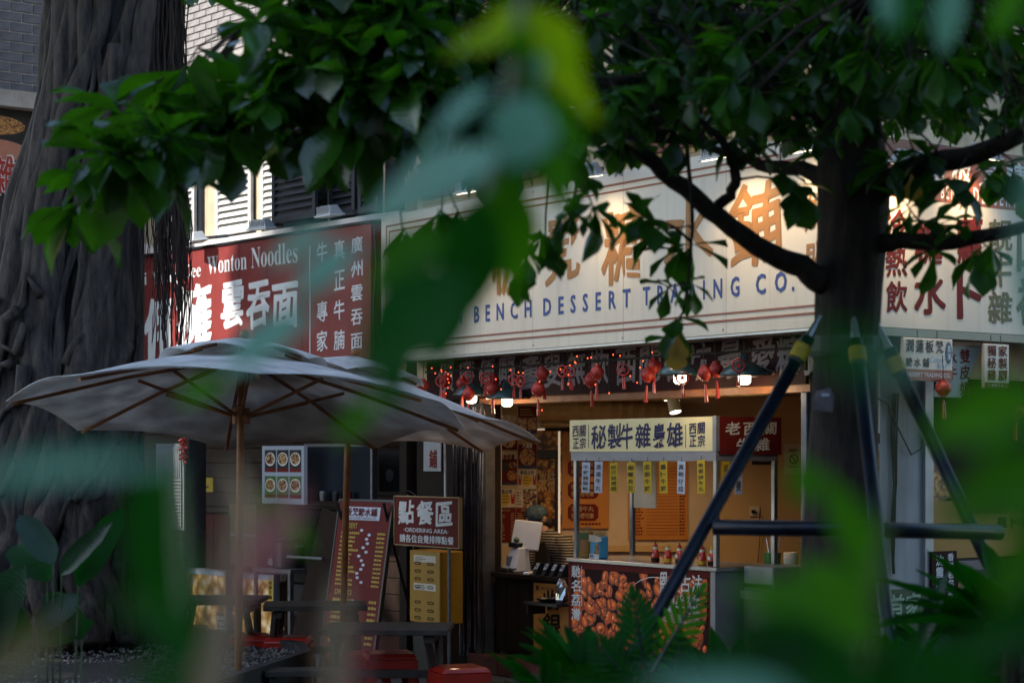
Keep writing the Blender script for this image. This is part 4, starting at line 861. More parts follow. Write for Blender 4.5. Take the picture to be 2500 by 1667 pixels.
t.links.new(tc.outputs['Object'], wv.inputs[0]); t.links.new(wv.outputs[0], cr.inputs[0]); t.links.new(cr.outputs[0], t.nodes['Principled BSDF'].inputs['Base Color'])
idx = [0,1,2,3,4,7,8,9,11,12,13]; mp_ = {a: i for i, a in enumerate(idx)}
sv_ = [Vector(B[i]) for i in idx]; sv_[4] = Vector(B[3]).lerp(Vector(B[4]), .75)
sr = [(.185,.14), (.18,.135), (.175,.125), (.135,.11), .072, .082, .062, .05, .082, .062, .05]
shirt = skinned('shirt', [tuple(v) for v in sv_], [(mp_[a], mp_[b]) for a, b in Eg if a in mp_ and b in mp_], sr, stripe, ps)
MB().add([(sx-.13,-.06,hh-.60),(sx+.11,-.06,hh-.60),(sx+.08,-.05,hh-.30),(sx+.02,-.06,hh-.19),(sx-.10,-.06,hh-.20),(sx-.13,-.05,hh-.30)], [(0,1,2,3,4,5)]).build('apron', M['blackm'], ps)
tr_ = skinned('trousers', [B[0], B[15], B[16], B[17], B[19], B[20], B[21]], [(0,1),(1,2),(2,3),(0,4),(4,5),(5,6)], [.17, .10, .075, .055, .10, .075, .055], M['blackm'], ps)
cap = MB().lathe([(.090, .0), (.100, .02), (.101, .05), (.088, .085), (.05, .108), (.012, .114)], 18).build('hair_net', M['net'], ps, smooth=True); cap.matrix_local = Matrix.Translation((-.002, -.01, hh+.01)) @ Matrix.Rotation(R(18), 4, 'X')
MB().lathe([(.07, -.07), (.094, -.03), (.10, .01)], 16, (0, .025, hh)).build('hair', M['hair'], ps, smooth=True)
MB().tube([(0, -.095, hh+.03), (0, -.125, hh-.012), (0, -.11, hh-.025)], [.008, .014, .010], 8).build('nose', M['skin'], ps, smooth=True)
for s_ in (-1, 1):
    MB().lathe([(.002, -.006), (.012, -.003), (.012, .003), (.002, .006)], 8, (s_*.032, -.098, hh+.022)).build('eye', M['hair'], ps)
    MB().lathe([(.006, -.03), (.016, -.015), (.018, .012), (.008, .028)], 8, (s_*.088, .0, hh+.005)).build('ear', M['skin'], ps)
    hd = Vector(B[10 if s_ < 0 else 14])
    HV = [tuple(hd), tuple(hd + Vector((-s_*.01, -.055, -.005)))]; HE = [(0, 1)]; HR = [(.030, .018), (.036, .016)]
    for k, (dx, ln) in enumerate(((-.03, .05), (-.010, .062), (.010, .058), (.028, .045))):
        n0 = len(HV); q = hd + Vector((dx, -.065, -.005)); HV += [tuple(q), tuple(q + Vector((dx*.1, -ln*.55, .0))), tuple(q + Vector((dx*.1, -ln*.85, -ln*.35)))]; HE += [(1, n0), (n0, n0+1), (n0+1, n0+2)]; HR += [.009, .0085, .0075]
    n0 = len(HV); q = hd + Vector((-s_*.035, -.02, -.005)); HV += [tuple(q), tuple(q + Vector((-s_*.022, -.03, -.01)))]; HE += [(0, n0), (n0, n0+1)]; HR += [.010, .008]
    skinned('hand', HV, HE, HR, M['skin'], ps, 0, 1)
MB().tube([(-.025, -.103, hh-.045), (0, -.109, hh-.047), (.025, -.103, hh-.045)], .006, 6).build('mouth', M['pinkish'], ps)
r_ = empty('cashier_stool', S.w(hx, KY + .62, FL) + S.ex * sx + S.ey * .14, aS, 'dark stool under the cashier behind the order counter', 'stool')
MB().lathe([(.16, hh-.82), (.17, hh-.80), (.16, hh-.775)], 16).build('seat', M['dkwood'], r_)
for k in range(4): a = R(45 + 90*k); MB().tube([(.10*math.cos(a), .10*math.sin(a), hh-.81), (.15*math.cos(a), .15*math.sin(a), 0)], .014, 6).build('leg', M['dkwood'], r_)

# ------------------------------------------------------------------ tinsel curtain left of the door
tx0 = S.hit(1112, 1300, FY - .06)[0]; tx1 = S.hit(1180, 1300, FY - .06)[0]
tn = empty('tinsel_curtain', S.w(tx0, FY - .06, .1), aS, 'silvery black tinsel curtain hanging left of the shop door', 'curtain'); th_ = z_lint0 - .12
MB().box(0, tx1 - tx0, -.006, .006, th_, th_ + .03).build('header', M['black'], tn)
for k in range(90):
    x = random.uniform(0, tx1 - tx0); a = random.uniform(-.6, .6); c, s_ = math.cos(a)*.006, math.sin(a)*.006; y = random.uniform(-.035, .02); z0 = random.uniform(0, .12); q = random.uniform(-.012, .012)
    MB().add([(x-c, y-s_, th_), (x+c, y+s_, th_), (x+q-s_, y+c, th_*.6), (x+q+s_, y-c, th_*.6), (x+c, y-s_, z0), (x-c, y+s_, z0)], [(0,1,3,2), (2,3,4,5)]).build('strip', M['tinsel'], tn)

# ================================================================== SIDE STREET FRONT
EY = .35
sf = empty('side_shopfront', E.w(.0, EY, 0), E.a, 'pale pillar and brown and yellow shopfront on the side street', 'shopfront')
e0 = E.hit(2128, 1200, EY)[0]; e1 = E.hit(2251, 1200, EY)[0]; e2 = E.hit(2271, 1200, EY)[0]
MB().box(.40, e1, 0, .2, 0, z_signb - .02).build('pillar', M['greywall'], sf); MB().box(e1 + .001, e2, -.03, .2, 0, z_signb - .02).build('edge_post', M['alu'], sf)
MB().box(e2 + .001, 6, .05, .2, 0, z_signb - .02).build('back_panel', M['darkwall'], sf)
zz = lambda py, px=2350: E.hit(px, py, EY)[1]
MB().box(e2 + .001, 3.6, .02, .049, zz(1362), zz(1222)).build('yellow_panel', mat('mustard_panel', (.42, .20, .02), .5, var=.12), sf)
text('正宗秘制水牛奶', E.hit(2355, 1250, EY)[0], E.hit(2520, 1250, EY)[0], zz(1256), zz(1232), M['dkwood'], sf, y=.017, off=.02)
text('蘿卜牛雜', E.hit(2440, 1270, EY)[0], E.hit(2540, 1270, EY)[0], zz(1292), zz(1264), M['dkwood'], sf, y=.017, off=.02)
xc = E.hit(2305, 1170, EY)[0]; disc(xc, zz(1175), .16, .14, F['noodle'], sf, 'printed_bowl', y=.046)
text('糖水', E.hit(2272, 1110, EY)[0], E.hit(2306, 1110, EY)[0], zz(1126), zz(1092), M['whiteprint'], sf, y=.046, off=.02)
# small signs hanging below the side sign
r_, hw, h = board(E, 2206, 826, 2326, 930, -.03, 'hanging_sign', 'small white shop sign with a brown foot and blue handwriting below the side sign', 'sign', M['cream'], .03, 'small signs hung below the side sign', bevel=.004)
MB().box(-hw*.98, hw*.98, -.002, -.0005, h*.01, h*.27).build('brown_foot', M['brownband'], r_); text('DESSERT TRADING CO.', -hw*.9, hw*.88, h*.09, h*.19, M['whiteprint'], r_, y=-.005, off=.02)
for i, ch in enumerate('潤蓮板凳'): text(ch, -hw*.92 + i*hw*.40, -hw*.60 + i*hw*.40, h*.66, h*.96, M['ink'], r_, off=.02, brush=.5)
for i, ch in enumerate('糖水鋪'): text(ch, -hw*.92 + i*hw*.34, -hw*.66 + i*hw*.34, h*.32, h*.54, M['ink'], r_, off=.02, brush=.5)
text('Come', 0, hw*.6, h*.44, h*.58, M['bluepack'], r_, y=-.004, slant=.15); text('In!', hw*.35, hw*.72, h*.30, h*.42, M['bluepack'], r_, y=-.004, slant=.15)
n = 16; MB().prism([(hw*.82 + hw*.13*math.cos(2*math.pi*k/n), h*.68 + h*.26*math.sin(2*math.pi*k/n)) for k in range(n)], -.0035, -.001).build('blue_oval', mat('teal_print', (.02, .12, .2), .5), r_); vtext('荔灣', hw*.82, hw*.14, h*.86, h*.5, M['whiteprint'], r_, y=-.006)
for q in (-.4, .4): MB().tube([(hw*q, .01, h), (hw*q, .01, h + .05)], .004, 5).build('hook', M['dksteel'], r_)
x0_, x1_, z0_, z1_ = E.rect(2280, 832, 2400, 970, .06)
r_ = empty('slanted_sign', E.w(x0_, .06, z0_), E.a, 'grey slanted banner with dark red characters between the two small hanging signs', 'sign', 'small signs hung below the side sign'); a = x1_-x0_; h = z1_-z0_
MB().prism([(0, 0), (a*.55, 0), (a, h), (a*.28, h)], 0, .01).build('panel', mat('grey_banner', (.40, .42, .40), .6), r_); MB().prism([(a*.36, h*.9), (a*.97, h*.9), (a, h), (a*.28, h)], -.002, -.0005).build('head_band', M['brownband'], r_)
vtext('雙皮奶', a*.62, a*.2, h*.88, h*.02, M['maroon'], r_, off=.02); vtext('水牛', a*.36, a*.2, h*.82, h*.3, M['maroon'], r_, off=.02)
r_, hw, h = board(E, 2404, 840, 2464, 948, -.03, 'hanging_sign', 'narrow white sign with two columns of red characters below the side sign', 'sign', M['cream'], .03, 'small signs hung below the side sign', bevel=.004)
vtext('獨秘雞', -hw*.45, hw*.7, h*.98, h*.16, M['maroon'], r_, off=.025, gap=.1); vtext('家製腳', hw*.45, hw*.7, h*.98, h*.16, M['maroon'], r_, off=.025, gap=.1); MB().box(-hw, hw, -.002, -.0005, 0, h*.13).build('maroon_foot', M['maroon'], r_); text('二 都食卡到 二', -hw*.8, hw*.8, h*.03, h*.1, M['whiteprint'], r_, y=-.004)
for q in (-.4, .4): MB().tube([(hw*q, .01, h), (hw*q, .01, h + .06)], .004, 5).build('hook', M['dksteel'], r_)
r_, hw, h = board(E, 2112, 905, 2148, 1082, EY - .03, 'vertical_sign', 'white vertical sign on the pale pillar just behind the tree', 'sign', M['cream'], .025); vtext('秘製雞腳', 0, hw*1.5, h*.97, h*.2, M['maroon'], r_, off=.03); MB().box(-hw, hw, -.002, -.0005, 0, h*.14).build('maroon_foot', M['maroon'], r_)
menu(2116, 1098, 2148, 1420, M['orangeb'], M['maroon'], 'tall orange price list on the pale pillar behind the tree', 30, None, E, EY - .03)
r_, hw, h = board(E, 2275, 1345, 2336, 1480, EY - .05, 'vertical_sign', 'dark vertical sign with two columns of white characters on the side street', 'sign', M['dkmaroon'], .025)
vtext('沈震軒', -hw*.4, hw*.62, h*.95, h*.28, M['whiteprint'], r_, off=.012, brush=.1); vtext('香港著名演員', hw*.48, hw*.5, h*.97, h*.02, M['whiteprint'], r_, off=.012, brush=.1)
r_, hw, h = board(E, 2338, 1362, 2452, 1500, EY - .02, 'photo_board', 'dark photo board with a picture of a visitor beside the vertical sign', 'photo', M['blackm'], .02)
MB().box(-hw*.98, -hw*.45, -.002, -.0005, h*.4, h*.75).build('photo', F['soup'], r_); MB().box(-hw*.3, hw*.6, -.002, -.0005, h*.1, h*.7).build('photo', F['dark'], r_); MB().box(-hw*.95, hw*.3, -.002, -.0005, h*.8, h*.97).build('title_strip', M['charcoal'], r_)
r_, hw, h = board(E, 2462, 1420, 2520, 1520, EY - .05, 'vertical_sign', 'dark sign with white characters at the far end of the side street front', 'sign', M['dkmaroon'], .025); vtext('人生', -hw*.4, hw*.6, h*.95, h*.1, M['whiteprint'], r_, off=.012); vtext('味道', hw*.4, hw*.6, h*.95, h*.1, M['whiteprint'], r_, off=.012)
# cables on the pillar
mb = MB()
for k in range(4):
    q = [(2178 + k*4, 960), (2175 + k*4, 1050), (2182 + 3*k, 1180), (2178 + k*2, 1290), (2182, 1400)]
    mb.tube([E.w(E.hit(a + random.uniform(-3, 3), b, EY - .02)[0], EY - .02, E.hit(a, b, EY - .02)[1]) for a, b in q], .006, 5)
mb.tube([E.w(E.hit(a, b, EY - .03)[0], EY - .03, E.hit(a, b, EY - .03)[1]) for a, b in ((2130, 965), (2168, 985), (2190, 1040), (2225, 1110), (2250, 1095), (2262, 1040))], .006, 5)
tag(mb.build('wall_cables', M['cable']), 'bundle of black cables running down the pale pillar', 'cables')
# white helmet on a small table by the side front
hp = E.w(E.hit(2393, 1470, -.35)[0], -.35, 0); hz_ = E.hit(2393, 1505, -.35)[1]
tb = empty('side_table', hp, E.a, 'small dark table under the white helmet on the side street', 'table'); MB().box(-.30, .30, -.25, .25, hz_ - .04, hz_).build('top', M['dkwood'], tb, bevel=.005)
for a in (-.26, .26):
    for b in (-.21, .21): MB().box(a - .02, a + .02, b - .02, b + .02, 0, hz_ - .041).build('leg', M['dkwood'], tb)
hl = empty('helmet', hp + Vector((0, 0, hz_ + .001)), E.a + .5, 'white rider helmet with grey stripes on the small dark table', 'helmet')
prof = [(.12, 0), (.128, .03), (.13, .09), (.115, .15), (.08, .19), (.03, .21), (.002, .213)]; o = MB().lathe(prof, 24).build('shell', mat('white_gloss', (.75, .75, .78), .2, var=.05, coat=.6), hl, smooth=True); o.scale = (1, 1.25, 1)
for q in (-.055, .0, .055): MB().tube([(q, -.165*math.cos(t), .02 + .197*math.sin(t)) for t in np.linspace(R(5), R(175), 14)], .011 if q else .004, 6).build('stripe', M['alu'], hl, smooth=True)
MB().tube([(.125*math.cos(t), .155*math.sin(t), .012) for t in np.linspace(0, 2*math.pi, 25)], .010, 6).build('rim', M['black'], hl)
# green low banner below the pillar
r_, hw, h = board(E, 2150, 1437, 2272, 1640, EY - .12, 'low_banner', 'dark green low banner with pale characters at the foot of the pale pillar', 'banner', mat('green_banner', (.02, .07, .02), .5), .02)
text('首家', -hw*.7, hw*.6, h*.62, h*.95, mat('pale_green_print', (.3, .45, .3), .5), r_, off=.03, brush=.6)

# ================================================================== NOODLE SHOP THINGS
r_, hw, h = board(RR, 640, 1088, 742, 1230, .35, 'light_menu', 'backlit white menu panel with six bowl pictures in the noodle shop', 'menu', M['lbwhite'], .04)
for i in range(3):
    for j in range(2):
        xa = -hw*.86 + i*hw*.60; za = h*(.55 if j else .10)
        q = MB().box(xa, xa + hw*.54, -.003, -.001, za, za + h*.38).build('dish_picture', M['blackm'] if j else M['greenpack'], r_)
        disc(xa + hw*.27, za + h*.22, hw*.235, h*.115, M['whiteprint'], r_, 'printed_bowl', y=-.005); disc(xa + hw*.27, za + h*.225, hw*.20, h*.095, F['soup'], r_, 'printed_soup', y=-.0075)
        MB().box(xa, xa + hw*.54, -.0045, -.0033, za, za + h*.06).build('price_band', M['maroon'], r_)
for l, t, r, b, lab, mm in ((457, 1392, 552, 1545, 'backlit noodle picture panel behind the left picnic table', F['beef']), (583, 1402, 667, 1552, 'bright backlit beef tendon picture panel by the parasol pole', F['beef'])):
    r_, hw, h = board(RR, l, t, r, b, .15, 'picture_lightbox', lab, 'lightbox', mm, .06, 'picture lightboxes of the noodle shop', frame=M['alu'], part='lit_picture')
    MB().box(-hw, hw, -.002, -.0005, h*.93, h).build('blue_head', M['lbwhite'], r_)
    if l == 457: 
        MB().box(hw*.55, hw*.97, -.002, -.0005, 0, h*.35).build('brown_corner', M['dkwood'], r_)
        for k, s_ in enumerate(('DAI', 'YUNG', 'KEE')): text(s_, hw*.58, hw*.9, h*(.24 - .09*k), h*(.30 - .09*k), M['whiteprint'], r_, y=-.005, off=.03)
        MB().box(hw*.93, hw*.95, -.004, -.0025, .03, h*.33).build('white_rule', M['whiteprint'], r_)
    else: MB().box(hw*.72, hw, -.002, -.0005, h*.60, h).build('yellow_corner', M['yellowstrip'], r_); vtext('招牌牛腩', hw*.86, hw*.18, h*.92, h*.62, M['dkmaroon'], r_, y=-.005, off=.03)
    # its stand
    MB().box(-hw*.9, hw*.9, .01, .05, -.35, -.001).build('stand', M['dksteel'], r_)
# cooking pot on a dark stand
x, z = RR.hit(700, 1385, .30)
r_ = empty('cooker_stand', RR.w(x, .30, 0.05), aR, 'dark steel stand under the soup pot in the noodle shop', 'stand')
MB().box(-.32, .32, -.18, .25, z - .09, z - .05).build('top', M['dksteel'], r_)
for a in (-.28, .28):
    for b in (-.15, .2): MB().box(a-.02, a+.02, b-.02, b+.02, 0, z - .091).build('leg', M['dksteel'], r_)
MB().box(-.28, .28, .0, .21, .25, z - .2).build('cabinet', M['blackm'], r_)
r_ = empty('soup_pot', RR.w(x, .32, z + .001), aR, 'large black soup pot with a glass lid in the noodle shop', 'pot')
MB().lathe([(.15, 0), (.16, .01), (.16, .24), (.165, .25), (.15, .255)], 24).build('pot', M['black'], r_); MB().lathe([(.155, .256), (.14, .285), (.05, .31), (.01, .312)], 24).build('lid', M['glass'], r_, smooth=True); MB().lathe([(.018, .313), (.02, .335), (.01, .34)], 10).build('knob', M['black'], r_)
for s_ in (-1, 1): MB().tube([(s_*.16, -.03, .2), (s_*.20, -.03, .21), (s_*.20, .03, .21), (s_*.16, .03, .2)], .01, 6).build('handle', M['steel'], r_)
MB().box(-.10, -.03, -.165, -.158, .03, .09).build('badge', M['alu'], r_)
# electric fan
x, z = RR.hit(1000, 1265, .25)
r_ = empty('pedestal_fan', RR.w(x, .25, 0.05), aR, 'black pedestal fan half hidden behind the ordering sign', 'fan'); zc_ = z - .05; n = 28
for rr in (.24, .17, .10): MB().tube([(rr*math.cos(2*math.pi*k/n), -.06 + .1*rr, zc_ + rr*math.sin(2*math.pi*k/n)) for k in range(n + 1)], .004, 5).build('guard_ring', M['black'], r_)
for k in range(5): a = 2*math.pi*k/5; MB().add([(0, -.01, zc_), (.20*math.cos(a), -.03, zc_ + .20*math.sin(a)), (.21*math.cos(a+.5), 0, zc_ + .21*math.sin(a+.5)), (.12*math.cos(a+.8), .01, zc_ + .12*math.sin(a+.8))], [(0,1,2,3)]).build('blade', M['charcoal'], r_)
MB().tube([(0, .05, zc_), (0, .06, .03)], .018, 8).build('pole', M['black'], r_); MB().lathe([(.18, 0), (.18, .02), (.05, .035)], 18, (0, .06, 0)).build('base', M['black'], r_); MB().tube([(0, 0, zc_), (0, .14, zc_)], .06, 12).build('motor', M['black'], r_)
# A-frame menu board
x0_, x1_, z0_, z1_ = RR.rect(812, 1220, 938, 1500, -.55)
r_ = empty('menu_easel', RR.w((x0_+x1_)/2, -.55, 0), aR, 'tall dark red dessert menu board leaning on an easel behind the parasol pole', 'menu board'); hw = (x1_-x0_)/2; h = z1_ - .12
pn = MB().box(-hw, hw, 0, .02, 0, h).build('panel', M['maroon'], r_); pn.matrix_local = Matrix.Translation((0, -.12, .12)) @ Matrix.Rotation(R(-9), 4, 'X')
MB().box(-hw-.02, -hw-.001, -.005, .03, -.02, h+.02).box(hw+.001, hw+.02, -.005, .03, -.02, h+.02).box(-hw, hw, -.005, .03, h+.001, h+.02).build('frame', M['black'], pn)
MB().box(-hw*.75, hw*.6, -.002, -.0005, h*.88, h*.965).build('title_plate', M['bluestrip'], pn); text('板凳糖水鋪', -hw*.7, hw*.5, h*.905, h*.96, M['maroon'], pn, y=-.005, off=.03); text('BENCH DESSERT TRADING CO.', -hw*.7, hw*.5, h*.885, h*.899, M['maroon'], pn, y=-.005)
text('DESSERT', -hw*.75, -hw*.2, h*.825, h*.86, M['yellowink'], pn, off=.02); text('DRINKS', -hw*.75, -hw*.1, h*.395, h*.43, M['yellowink'], pn, off=.02)
for a, b, n in ((.45, .81, 13), (.08, .38, 8)): lines(n, -hw*.8, -hw*.05, h*a, h*b, M['yellowink'], pn, fill=.55); lines(n, hw*.6, hw*.9, h*a, h*b, M['yellowink'], pn, fill=.5, jit=.05)
for k in range(20):
    zq = h*(.815 - .0277*k) if k < 13 else h*(.36 - .037*(k-13)); disc(random.uniform(-.05, .3)*hw, zq, .022, .012, M['bluestrip'], pn, 'price_tag', y=-.003, n=10)
for s_ in (-1, 1): MB().tube([(s_*hw*.9, .02, h + .1), (s_*hw*.9, .45, 0)], .014, 6).build('leg', M['black'], r_); MB().tube([(s_*hw*.9, -.13, .13), (s_*hw*.9, -.16, 0)], .014, 6).build('leg', M['black'], r_)
# ordering area sign and the yellow locker below it
r_, hw, h = board(S, 964, 1214, 1120, 1332, -.35, 'ordering_sign', 'dark red ORDERING AREA sign with white characters on a thin stand', 'sign', M['maroon'], .025, frame=M['tan'], fw=.008)
for i, ch in enumerate('點餐區'): text(ch, -hw*.88 + i*hw*.60, -hw*.36 + i*hw*.60, h*.43, h*.93, M['whiteprint'], r_, off=.045, brush=.7)
text('·ORDERING AREA·', -hw*.70, hw*.70, h*.27, h*.36, M['whiteprint'], r_, off=.02); text('請各位自覺排隊點餐', -hw*.83, hw*.86, h*.05, h*.22, M['whiteprint'], r_, off=.03)
MB().tube([(hw*.55, .05, -.0), (hw*.55, .05, -1.0)], .014, 8).build('pole', M['dksteel'], r_); MB().tube([(hw*.4, .06, h*.9), (hw*.25, .10, h + .5)], .010, 6).build('stay', M['steel'], r_)
x0_, x1_, z0_, z1_ = S.rect(1000, 1344, 1074, 1520, -.33)
r_ = empty('yellow_locker', S.w((x0_+x1_)/2, -.33, 0), aS, 'tall yellow charger locker with slotted trays under the ordering sign', 'locker'); hw = (x1_-x0_)/2
MB().box(-hw, hw, 0, .22, z0_, z1_).build('body', M['yellowbox'], r_, bevel=.008, seg=2); MB().box(-hw*.9, hw*.9, .02, .2, 0, z0_ - .001).build('plinth', M['black'], r_)
h = z1_
for j, (za, zb2) in enumerate(((.94, .90), (.58, .54))): MB().box(-hw*.7, hw*.75, -.003, -.001, h - (1-za)*.62 - .055, h - (1-za)*.62 - .0).build('instruction_label', M['paper'], r_); lines(3, -hw*.6, hw*.1, h - (1-za)*.62 - .05, h - (1-za)*.62 - .01, M['charcoal'], r_, y=-.005)
for j in range(11):
    if j in (0, 5): continue
    zq = h - .04 - .062*j
    for sx_ in (-.45, .4):
        n = 12; MB().tube([(hw*sx_ + .040*math.copysign(abs(math.cos(t))**.4, math.cos(t)), -.002, zq + .009*math.sin(t)) for t in np.linspace(0, 2*math.pi, n + 1)], .0035, 5).build('slot', M['dkwood'], r_)
# wooden lattice screens in the noodle shop front
for l, t, r, b, lab in ((386, 1090, 446, 1285, 'upper white lattice screen right of the banyan roots'), (380, 1330, 440, 1520, 'lower white lattice screen right of the banyan roots')):
    r_, hw, h = board(RR, l, t, r, b, .05, 'lattice_screen', lab, 'screen', M['glass'], .01, 'lattice screens', frame=M['alu'], fw=.03)
    for k in range(12): MB().box(-hw + (k+.5)*hw/6 - .006, -hw + (k+.5)*hw/6 + .006, -.018, -.002, 0, h).build('upright', M['lampgrey'], r_)
    for k in range(14): MB().box(-hw, hw, -.022, -.0185, h*(k+.5)/14*.6, h*(k+.5)/14*.6 + .010).build('crossbar', M['lampgrey'], r_)
# firecracker ornament
x, z = RR.hit(448, 1135, -.05)
r_ = empty('firecracker_string', RR.w(x, -.05, z), aR, 'string of red firecracker ornaments hanging in front of the lattice screen', 'ornament')
MB().tube([(0, 0, .45), (0, 0, 0)], .003, 5).build('cord', M['cable'], r_)
for k in range(18): a = k*2.4; MB().tube([(.005*math.cos(a), .005*math.sin(a), .04 + .018*k), (.05*math.cos(a), .05*math.sin(a), .02 + .018*k)], .012, 7).build('firecracker', M['redlac'], r_)
# noodle poster on a black board by the roots
r_, hw, h = board(RR, 224, 1248, 346, 1560, -.25, 'noodle_poster', 'black noodle bowl poster with red characters and a price by the banyan roots', 'poster', M['blackm'], .03)
disc(hw*.12, h*.50, hw*.80, h*.15, mat('blue_rim_print', (.05, .15, .5), .5), r_, 'printed_rim', y=-.0035); disc(hw*.10, h*.505, hw*.76, h*.14, M['whiteprint'], r_, 'printed_bowl', y=-.006); disc(hw*.08, h*.50, hw*.70, h*.115, F['noodle'], r_, 'printed_soup', y=-.0085); disc(hw*.05, h*.545, hw*.2, h*.03, M['greenb'], r_, 'printed_garnish', y=-.011)
disc(-hw*.3, h*.22, hw*.25, h*.05, M['orangeb'], r_, 'printed_spice'); MB().box(hw*.2, hw*.8, -.003, -.001, h*.17, h*.185).build('printed_chopstick', M['whiteprint'], r_); MB().box(hw*.25, hw*.85, -.003, -.001, h*.20, h*.215).build('printed_chopstick', M['whiteprint'], r_)
redp = mat('orange_red_print', (.5, .06, .02), .5); vtext('牛腩面', hw*.40, hw*.5, h*.96, h*.67, redp, r_, off=.04); vtext('招牌美味', -hw*.35, hw*.4, h*.96, h*.67, redp, r_, off=.03); text('43', hw*.5, hw*.75, h*.64, h*.67, M['whiteprint'], r_, off=.02); text('元', hw*.52, hw*.72, h*.60, h*.635, M['whiteprint'], r_, off=.01)
# far signs on the end wall of the noodle shop
r_, hw, h = board(RR, 1035, 1075, 1078, 1150, .2, 'small_poster', 'pale poster with a red character in the dark noodle shop', 'poster', M['charcoal'], .01) if False else board(S, 1034, 1075, 1076, 1150, FY - .02, 'small_poster', 'pale poster with a red character on the dark pillar', 'poster', M['alu'], .01); text('鋪', -hw*.3, hw*.6, h*.1, h*.7, M['maroon'], r_, off=.03)
# glazed cabinet, leaning sheet and clutter inside the noodle shop
r_, hw, h = board(RR, 748, 1090, 905, 1225, .55, 'glass_cabinet', 'dark glazed cabinet with bluish reflections in the noodle shop', 'cabinet', mat('blue_glass', (.008, .012, .022), .25, var=0, spec=.5), .05, frame=M['dksteel'], fw=.03)
for k in range(4): MB().lathe([(.03, 0), (.035, .07), (.03, .09)], 10, (-hw*.7 + k*hw*.4, -.06, h*.02)).build('jar', M[('dkwood', 'dksteel', 'black', 'maroon')[k]], r_)
MB().box(-hw, hw, -.11, -.02, -.02, h*.015).build('shelf', M['dkwood'], r_)
x0_, x1_, z0_, z1_ = RR.rect(690, 1240, 800, 1500, .0)
r_ = empty('leaning_sheet', RR.w((x0_+x1_)/2, .0, .05), aR, 'grey sheet leaning behind the menu easel', 'sheet'); o = MB().box(-.22, .20, 0, .015, 0, z1_ - .05).build('sheet', M['dkwood'], r_); o.matrix_local = Matrix.Rotation(R(14), 4, 'Y') @ Matrix.Rotation(R(-6), 4, 'X')
MB().tube([(-.25, -.02, z1_*.62), (.3, -.02, z1_*.62)], .014, 8).build('rail', M['steel'], r_)
for i, (l, t_, r, b, m, lab) in enumerate(((470, 1165, 520, 1200, 'yellowstrip', 'small yellow notice on the dark timber wall'), (480, 1255, 560, 1395, 'maroon', 'dull red cupboard front inside the noodle shop'), (560, 1230, 625, 1380, 'tan', 'tan cardboard boxes stacked inside the noodle shop'), (925, 1100, 985, 1200, 'blackm', 'black speaker box hung inside the noodle shop'))):
    r_, hw, h = board(RR, l, t_, r, b, .9, ('wall_notice', 'cupboard', 'box_stack', 'speaker')[i], lab, ('notice', 'cupboard', 'boxes', 'speaker')[i], M[m], (.01, .3, .3, .15)[i], frame=M['dkwood'] if i == 1 else None)
    if i == 0: lines(2, -hw*.8, hw*.8, h*.2, h*.8, M['ink'], r_)
    if i == 1: MB().box(-.006, .006, -.004, -.001, 0, h).build('door_gap', M['black'], r_); MB().tube([(.03, -.02, h*.4), (.03, -.02, h*.6)], .008, 6).build('handle', M['steel'], r_)
    if i == 2: MB().box(-hw, hw, -.004, -.001, h*.48, h*.52).build('tape', M['paper'], r_)
    if i == 3: MB().lathe([(.06, 0), (.05, .02)], 16, (0, 0, 0)).build('cone', M['charcoal'], r_).matrix_local = Matrix.Translation((0, -.02, h*.4)) @ Matrix.Rotation(R(-90), 4, 'X')

